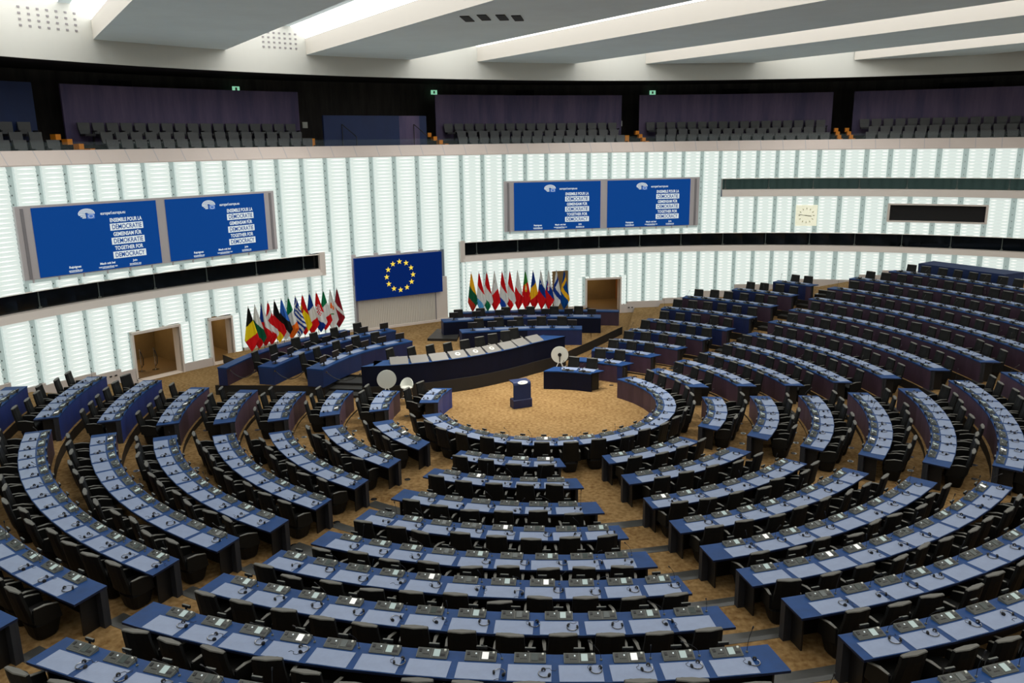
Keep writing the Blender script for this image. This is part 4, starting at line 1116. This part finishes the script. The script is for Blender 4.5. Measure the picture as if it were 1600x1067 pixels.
# EU flag panel with the cream roller panel beneath
bd = Board(WP(-37.9, -.45), WP(-29.3, -.45), 2.0, 4.07); loc = bd.q(bd.w/2, 0)
r = empty('flag_panel', loc, 'large dark blue panel with a ring of twelve gold stars', 'panel')
mb = MB(); bd.box(mb, 0, bd.w, 0, bd.h, -.1, .04, M_eublue); mb.build('panel', r, loc)
for k in range(12):
    a = radians(30*k); cx_, cy_ = bd.w/2+.71*cos(a), bd.h/2+.71*sin(a); R1, R2 = .15, .06
    mb = MB(); pts = [(cx_+(R1 if j % 2 == 0 else R2)*sin(pi*j/5), cy_+(R1 if j % 2 == 0 else R2)*cos(pi*j/5)) for j in range(10)]
    lo_ = [bd.q(*p, .05) for p in pts]; c0 = bd.q(cx_, cy_, .055)
    for j in range(10): mb.face([c0, lo_[(j+1) % 10], lo_[j]], M_gold)
    mb.build('star', r, loc)
mb = MB(); n = 44
bd2 = Board(WP(-37.6, -.25), WP(-29.9, -.25), DZ+.12, 2.05)
for k in range(n):
    u = bd2.w*k/n; bd2.box(mb, u, u+bd2.w/n*.8, 0, bd2.h, -.1, .02, M_roller); bd2.box(mb, u+bd2.w/n*.8, u+bd2.w/n, 0, bd2.h, -.1, .0, M_roller)
bd2.box(mb, bd2.w, bd2.w+.7, -.12, 2.2, -.2, .0, M_sill); bd2.box(mb, -.12, 0, -.12, 2.2, -.2, .05, M_frame2); bd2.box(mb, -.1, bd2.w+.7, -.12, 0, -.2, .06, M_sill)
bd2.box(mb, bd2.w-.01, bd2.w+.04, 0, 2.2, -.1, .03, M_frame2)
tag(mb.build('roller_shutter', None, bd2.q(bd2.w/2, 0)), 'cream ribbed shutter panel under the blue starred panel', 'shutter')
# wall behind the flag panel up to its top
mb = MB(); arcband(mb, -38.2, -29.2, [(.02, 0), (.02, 4.2)], M_base, 1); struct(mb, 'wall_front')

# clock
bd = Board(WP(6.82, -.2), WP(8.82, -.2), 4.78, 5.90); loc = bd.q(bd.w/2, 0)
r = empty('wall_clock', loc, 'square cream wall clock on the right glowing wall', 'clock')
mb = MB(); bd.box(mb, 0, bd.w, 0, bd.h, -.1, .04, M_clock); mb.build('face', r, loc)
mb = MB()
for k in range(12):
    a = radians(30*k); c_, s_ = cos(a), sin(a); cu, cv = bd.w/2, bd.h/2
    r0, r1 = .33, .42; t = .014
    mb.face([bd.q(cu+s_*r0-c_*t, cv+c_*r0+s_*t, .05), bd.q(cu+s_*r1-c_*t, cv+c_*r1+s_*t, .05), bd.q(cu+s_*r1+c_*t, cv+c_*r1-s_*t, .05), bd.q(cu+s_*r0+c_*t, cv+c_*r0-s_*t, .05)], M_blk)
mb.build('hour_marks', r, loc)
for nm, ang, ln_, t in (('hour_hand', 97, .26, .018), ('minute_hand', 278, .40, .012)):
    a = radians(ang); c_, s_ = cos(a), sin(a); mb = MB()
    mb.face([bd.q(cu-s_*.08-c_*t, cv-c_*.08+s_*t, .058), bd.q(cu+s_*ln_-c_*t, cv+c_*ln_+s_*t, .058), bd.q(cu+s_*ln_+c_*t, cv+c_*ln_-s_*t, .058), bd.q(cu-s_*.08+c_*t, cv-c_*.08-s_*t, .058)], M_blk)
    mb.build(nm, r, loc)

# ------------------------------------------------------------------ parapet and gallery
GP0, GP1 = _s[0], 37
mb = MB()
arcband(mb, GP0, GP1, [(.12, ZL-.02), (-.02, ZL-.02), (-.02, ZL+.02), (.36, 9.36), (.50, 9.37), (.50, 8.85)], M_parapet)
a = GP0
while a < GP1:     # joints
    q = [WQ(a-.03, -.024, ZL+.02), WQ(a+.03, -.024, ZL+.02), WQ(a+.03, .356, 9.364), WQ(a-.03, .356, 9.364)]; mb.face(q, M_frame); a += 2.1
struct(mb, 'trim_2')
mb = MB()
G = [(.5, 8.85), (1.35, 8.85), (1.35, 9.15), (2.25, 9.15), (2.25, 9.55), (3.45, 9.55), (7.4, 9.55)]
arcband(mb, GP0, GP1, G, M_black); struct(mb, 'floor')
mb = MB(); arcband(mb, GP0, GP1, [(6.4, 8.8), (6.4, 12.75)], M_dark); struct(mb, 'wall_gallery')
mb = MB(); arcband(mb, GP0, GP1, [(.1, 12.56), (7.4, 12.75)], M_black); arcband(mb, 0, 360, [(.0, 14.6), (.0, 12.53), (.12, 12.53), (.12, 14.6)], M_white, 2); struct(mb, 'ceiling')
# glass balustrade on top of the parapet
mb = MB(); arcband(mb, GP0, GP1, [(.44, 9.34), (.44, 9.66)], M_glass, 1.05); struct(mb, 'trim_3')
# seat meshes for the gallery
def gseat():
    D = {}
    mb = MB(); mb.loft([[(-.2, .12, .42), (.2, .12, .42), (.2, .2, .42), (-.2, .2, .42)], [(-.235, .18, .62), (.235, .18, .62), (.235, .26, .62), (-.235, .26, .62)], [(-.25, .22, .90), (.25, .22, .90), (.25, .28, .90), (-.25, .28, .90)]], M_gallseat); D['backrest'] = mb.data('backrest')
    mb = MB(); mb.box((0, -.06, .40), (.44, .42, .09), M_gallbase); D['seat'] = mb.data('seat')
    mb = MB(); mb.box((.30, -.02, .55), (.05, .38, .05), M_gallbase); mb.box((.30, .1, .28), (.05, .08, .55), M_gallbase); D['armrest'] = mb.data('armrest'); return D
GD = gseat(); GSECT = [('far left', -63.9, -58.9, True), ('left', -56.6, -39.4, False), ('middle', -26.7, -9.4, False), ('right of centre', -7.2, 10.1, False), ('far right', 12.4, 30, False)]
for nm, p0, p1, blue in GSECT:
    for row, (off, z) in enumerate(((.98, 8.85), (1.85, 9.15), (2.85, 9.55))):
        q0 = p0+(.5, .9, .3)[row]; q1 = p1-(.2, .4, .2)[row]
        L = radians(q1-q0)*(RW(q0)+off); n = int(L/.59)
        for i in range(n):
            ph = q0+(q1-q0)*(i+.5)/n; pos = WQ(ph, off, z)
            if not inview(pos, 20): continue
            if row == 0: pass
            s = empty('gallery_chair', pos, f"grey gallery chair, {ORD[min(i+1, 32)]} from left, {('front', 'middle', 'back')[row]} row, {nm} section", 'chair', 'gallery chairs above the parapet', -radians(ph))
            for k_, me in GD.items(): child(k_, me, s, (0, 0, 0))
    # tall stained panel behind the seats
    mb = MB(); n = max(2, int((p1-p0)/2))
    for i in range(n):
        a, b = p0-.2+(p1-p0+.5)*i/n, p0-.2+(p1-p0+.5)*(i+1)/n
        mm = M_bluepanel if blue else M_violet
        for o_ in (3.35, 3.45): mb.face([WQ(a, o_, 9.56), WQ(b, o_, 9.56), WQ(b, o_, 11.97), WQ(a, o_, 11.97)], mm)
        mb.face([WQ(a, 3.35, 11.97), WQ(b, 3.35, 11.97), WQ(b, 3.45, 11.97), WQ(a, 3.45, 11.97)], mm)
    for a in (p0-.2, p1+.3): mb.face([WQ(a, 3.35, 9.56), WQ(a, 3.45, 9.56), WQ(a, 3.45, 11.97), WQ(a, 3.35, 11.97)], mm)
    tag(mb.build('gallery_partition', None, WQ((p0+p1)/2, 3.4, 9.56)), ('bright blue' if blue else 'dark violet') + f" stained panel behind the {nm} gallery seats", 'partition', None)
# low blue enclosure in the middle gap
mb = MB()
for a, b, mm in ((-38.15, -31.3, M_bluepanel), (-31.3, -29.4, M_violet), (-29.4, -28.75, M_bluepanel)):
    mb.prism([WP(a, 1.8), WP(b, 1.8), WP(b, 1.95), WP(a, 1.95)], 8.86, 10.82, mm)
tag(mb.build('gallery_enclosure', None, WQ(-33.5, 1.85, 8.86)), 'low blue and violet stained enclosure between two gallery sections', 'enclosure')
def handrail(ph, lab):
    mb = MB(); a, b, c_ = WQ(ph, 1.7, 10.4), WQ(ph+.9, 1.2, 9.8), WQ(ph, 1.7, 8.9)
    mb.tube([a, b], .02, M_blk, 6); mb.tube([a, c_], .02, M_blk, 6); mb.tube([b, (b[0], b[1], 8.9)], .02, M_blk, 6)
    tag(mb.build('handrail', None, a), lab, 'handrail', 'handrails in the gallery')
handrail(-36.6, 'black sloping handrail at the left end of the low blue gallery enclosure'); handrail(-30.0, 'black sloping handrail at the right end of the low blue gallery enclosure')
# orange-edged steps in the gallery aisles
def steps(ph, da, lab):
    mb = MB()
    for i in range(5):
        o_ = .75+i*.45; a = ph-da*i; z = 9.22+.19*i
        mb.prism([WP(a-.17, o_), WP(a+.17, o_), WP(a+.17, o_+.42), WP(a-.17, o_+.42)], z-.22, z, M_orange, M_orange)
    tag(mb.build('gallery_steps', None, WQ(ph, 1.5, 8.86)), lab, 'steps', 'orange-edged gallery steps')
steps(-56.7, .33, 'orange-edged steps left of the left gallery section')
steps(-27.0, .25, 'orange-edged steps left of the middle gallery section')
steps(-7.3, .14, 'orange-edged steps left of the right-of-centre gallery section')
steps(10.9, .05, 'orange-edged steps right of the right-of-centre gallery section'); steps(12.05, .1, 'orange-edged steps left of the far right gallery section')
for ph, lab in ((-38.9, 'right of the left gallery section'), (-9.0, 'right of the middle gallery section'), (-58.6, 'right of the far left gallery section')):
    mb = MB()
    for i in (0, 2): mb.prism([WP(ph+.3*(2-i)/2-.2, 1.2+.5*i), WP(ph+.3*(2-i)/2+.2, 1.2+.5*i), WP(ph+.3*(2-i)/2+.2, 1.5+.5*i), WP(ph+.3*(2-i)/2-.2, 1.5+.5*i)], 8.86, 9.3+.22*i, M_orange)
    tag(mb.build('gallery_steps', None, WQ(ph, 1.5, 8.86)), 'short orange step edges ' + lab, 'steps', 'orange-edged gallery steps')
# rope barrier, lamp and exit signs
for ph, lab in ((-38.75, 'left'), (-38.05, 'right')):
    p = WQ(ph, 5.2, 9.55); mb = MB(); mb.cyl(p, .14, 9.55, 9.58, M_chrome, 14); mb.tube([(p[0], p[1], 9.58), (p[0], p[1], 11.0)], .022, M_chrome, 8); mb.tube([(p[0], p[1], 11.0), (p[0], p[1], 11.08)], .04, M_chrome, 8)
    tag(mb.build('barrier_post', None, p), f"chrome barrier post in the gallery gap, the {lab} one of the pair", 'barrier', 'gallery barrier posts')
a, b = Vector(WQ(-38.75, 5.2, 10.8)), Vector(WQ(-38.05, 5.2, 10.8)); mb = MB()
mb.tube([a.lerp(b, t)-Vector((0, 0, .35*4*t*(1-t))) for t in [i/8 for i in range(9)]], .02, M_rope, 6); tag(mb.build('barrier_rope', None, a), 'dark red rope slung between the two gallery barrier posts', 'rope')
for i, (ph, off, z) in enumerate(((-42.4, 5.9, 12.2), (-25.5, 6.1, 12.25), (-5.2, 6.1, 12.25))):
    p = WQ(ph, off, z); mb = MB(); mb.box(p, (.36, .05, .24), M_green, -radians(ph)); mb.box(WQ(ph, off-.03, z), (.10, .02, .14), M_offwhite, -radians(ph))
    tag(mb.build('exit_sign', None, p), f"small green exit sign on the dark gallery wall, {('leftmost', 'middle', 'rightmost')[i]}", 'sign', 'exit signs in the gallery')
for i, (ph, lab) in enumerate(((-38.1, 'by the barrier posts'), (-8.9, 'in the aisle right of the middle section'))):
    p = WQ(ph, 4.2, 10.42); mb = MB(); mb.box(p, (.26, .08, .30), M_offwhite, -radians(ph)); tag(mb.build('notice_box', None, p), 'small white notice box in the gallery ' + lab, 'sign', 'white notice boxes')
for i, (p0, p1, lab) in enumerate(((-52.0, -49.8, 'behind the left gallery section'), (-17.9, -16.2, 'behind the middle gallery section'), (1.2, 3.6, 'behind the right-of-centre gallery section'), (19.5, 23.6, 'at the far right'))):
    mb = MB(); arcband(mb, p0, p1, [(6.3, 12.0), (6.3, 12.42)], M_black); arcband(mb, p0-.15, p1+.15, [(6.33, 11.95), (6.28, 11.95), (6.28, 11.99)], M_dark); arcband(mb, p0-.15, p1+.15, [(6.33, 12.47), (6.28, 12.47), (6.28, 12.43)], M_dark)
    struct(mb, 'window_%d' % (5+i))

# ------------------------------------------------------------------ ceiling beams and skylights
AD = radians(145.9); dv = Vector((sin(AD), cos(AD), 0)); nvv = Vector((cos(AD), -sin(AD), 0))     # along, across
ZS = 13.38; ZB = 14.06
edges = [(28.9, 23.7), (20.1, 14.95), (11.37, 6.18), (2.5, -2.68), (-6.2, -11.38), (-14.95, -20.05), (-23.8, -27.5)]
def circ_clip(c_):       # where the line across=c_ crosses the drum circle
    C0 = Vector((CX, CY, 0)); R_ = 31.9
    cc = c_-C0.dot(nvv); 
    if abs(cc) >= R_: return None
    h_ = math.sqrt(R_*R_-cc*cc); m = C0.dot(dv); return m-h_, m+h_
def qp(c_, s_, z): v = nvv*c_+dv*s_; return (v.x, v.y, z)
for i, (c0, c1) in enumerate(edges):
    a, b = circ_clip(c0), circ_clip(c1)
    if not a or not b: continue
    mb = MB(); n = 10
    mb.face([qp(c0, a[0], ZS), qp(c0, a[1], ZS), qp(c1, b[1], ZS), qp(c1, b[0], ZS)], M_soffit)
    for c_, cl in ((c0, a), (c1, b)): mb.face([qp(c_, cl[0], ZS), qp(c_, cl[0], ZB), qp(c_, cl[1], ZB), qp(c_, cl[1], ZS)], M_beamside)
    mb.face([qp(c0, a[0], ZB), qp(c1, b[0], ZB), qp(c1, b[1], ZB), qp(c0, a[1], ZB)], M_soffit)
    o = struct(mb, 'ceiling')
for i in range(len(edges)-1):
    c0, c1 = edges[i][1], edges[i+1][0]
    a, b = circ_clip(c0), circ_clip(c1)
    if not a or not b: continue
    lo_, hi_ = min(a[0], b[0]), max(a[1], b[1])
    mb = MB(); zt = 14.55
    # glazing leans up from both beams, grey bar along the middle
    m1, m2 = c1+(c0-c1)*.18, c1+(c0-c1)*.30
    mb.face([qp(c1, lo_, ZB+.01), qp(m1, lo_, zt), qp(m1, hi_, zt), qp(c1, hi_, ZB+.01)], M_sky)
    mb.face([qp(m1, lo_, zt), qp(m2, lo_, zt-.02), qp(m2, hi_, zt-.02), qp(m1, hi_, zt)], M_soffit)
    mb.face([qp(m2, lo_, zt), qp(c0, lo_, zt), qp(c0, hi_, zt), qp(m2, hi_, zt)], M_sky)
    mb.face([qp(c0, lo_, ZB), qp(c0, lo_, zt), qp(c0, hi_, zt), qp(c0, hi_, ZB)], M_beamside)
    struct(mb, 'window_%d' % (9+i))
# roof slab above everything
mb = MB(); mb.prism(circle_pts(7.4, 0, 357), 14.75, 15.0, M_dark); struct(mb, 'ceiling')
# perforated acoustic panel ends in the gaps, dark ceiling grilles on the second beam
for (px_, ph0, ph1, ztop) in (('a', -44.5, -41.3, 14.5), ('b', -62.2, -58.0, 14.5)):
    mb = MB()
    for i in range(7):
        for j in range(4):
            ph = ph0+(ph1-ph0)*(i+.5)/7; z = 13.62+.2*j
            mb.box(WQ(ph, -.015, z), (.09, .02, .07), M_frame2, -radians(ph))
    struct(mb, 'ceiling')
def grille(px, py, lab):
    # point on the soffit under the given pixel of the photograph, kept as plain plan coordinates
    mb = MB(); mb.box((px, py, ZS-.012), (.30, 1.2, .025), M_black, radians(-4)); tag(mb.build('ceiling_grille', None, (px, py, ZS)), lab, 'vent', 'dark square grilles in the ceiling')
GR = [(-2.55, 1.2), (-1.99, .99), (-1.4, 1.06), (-.91, 1.27)]
for i, (x, y) in enumerate(GR): grille(x, y, f"dark square ceiling grille, {ORD[i+1]} from the left on the broad beam")
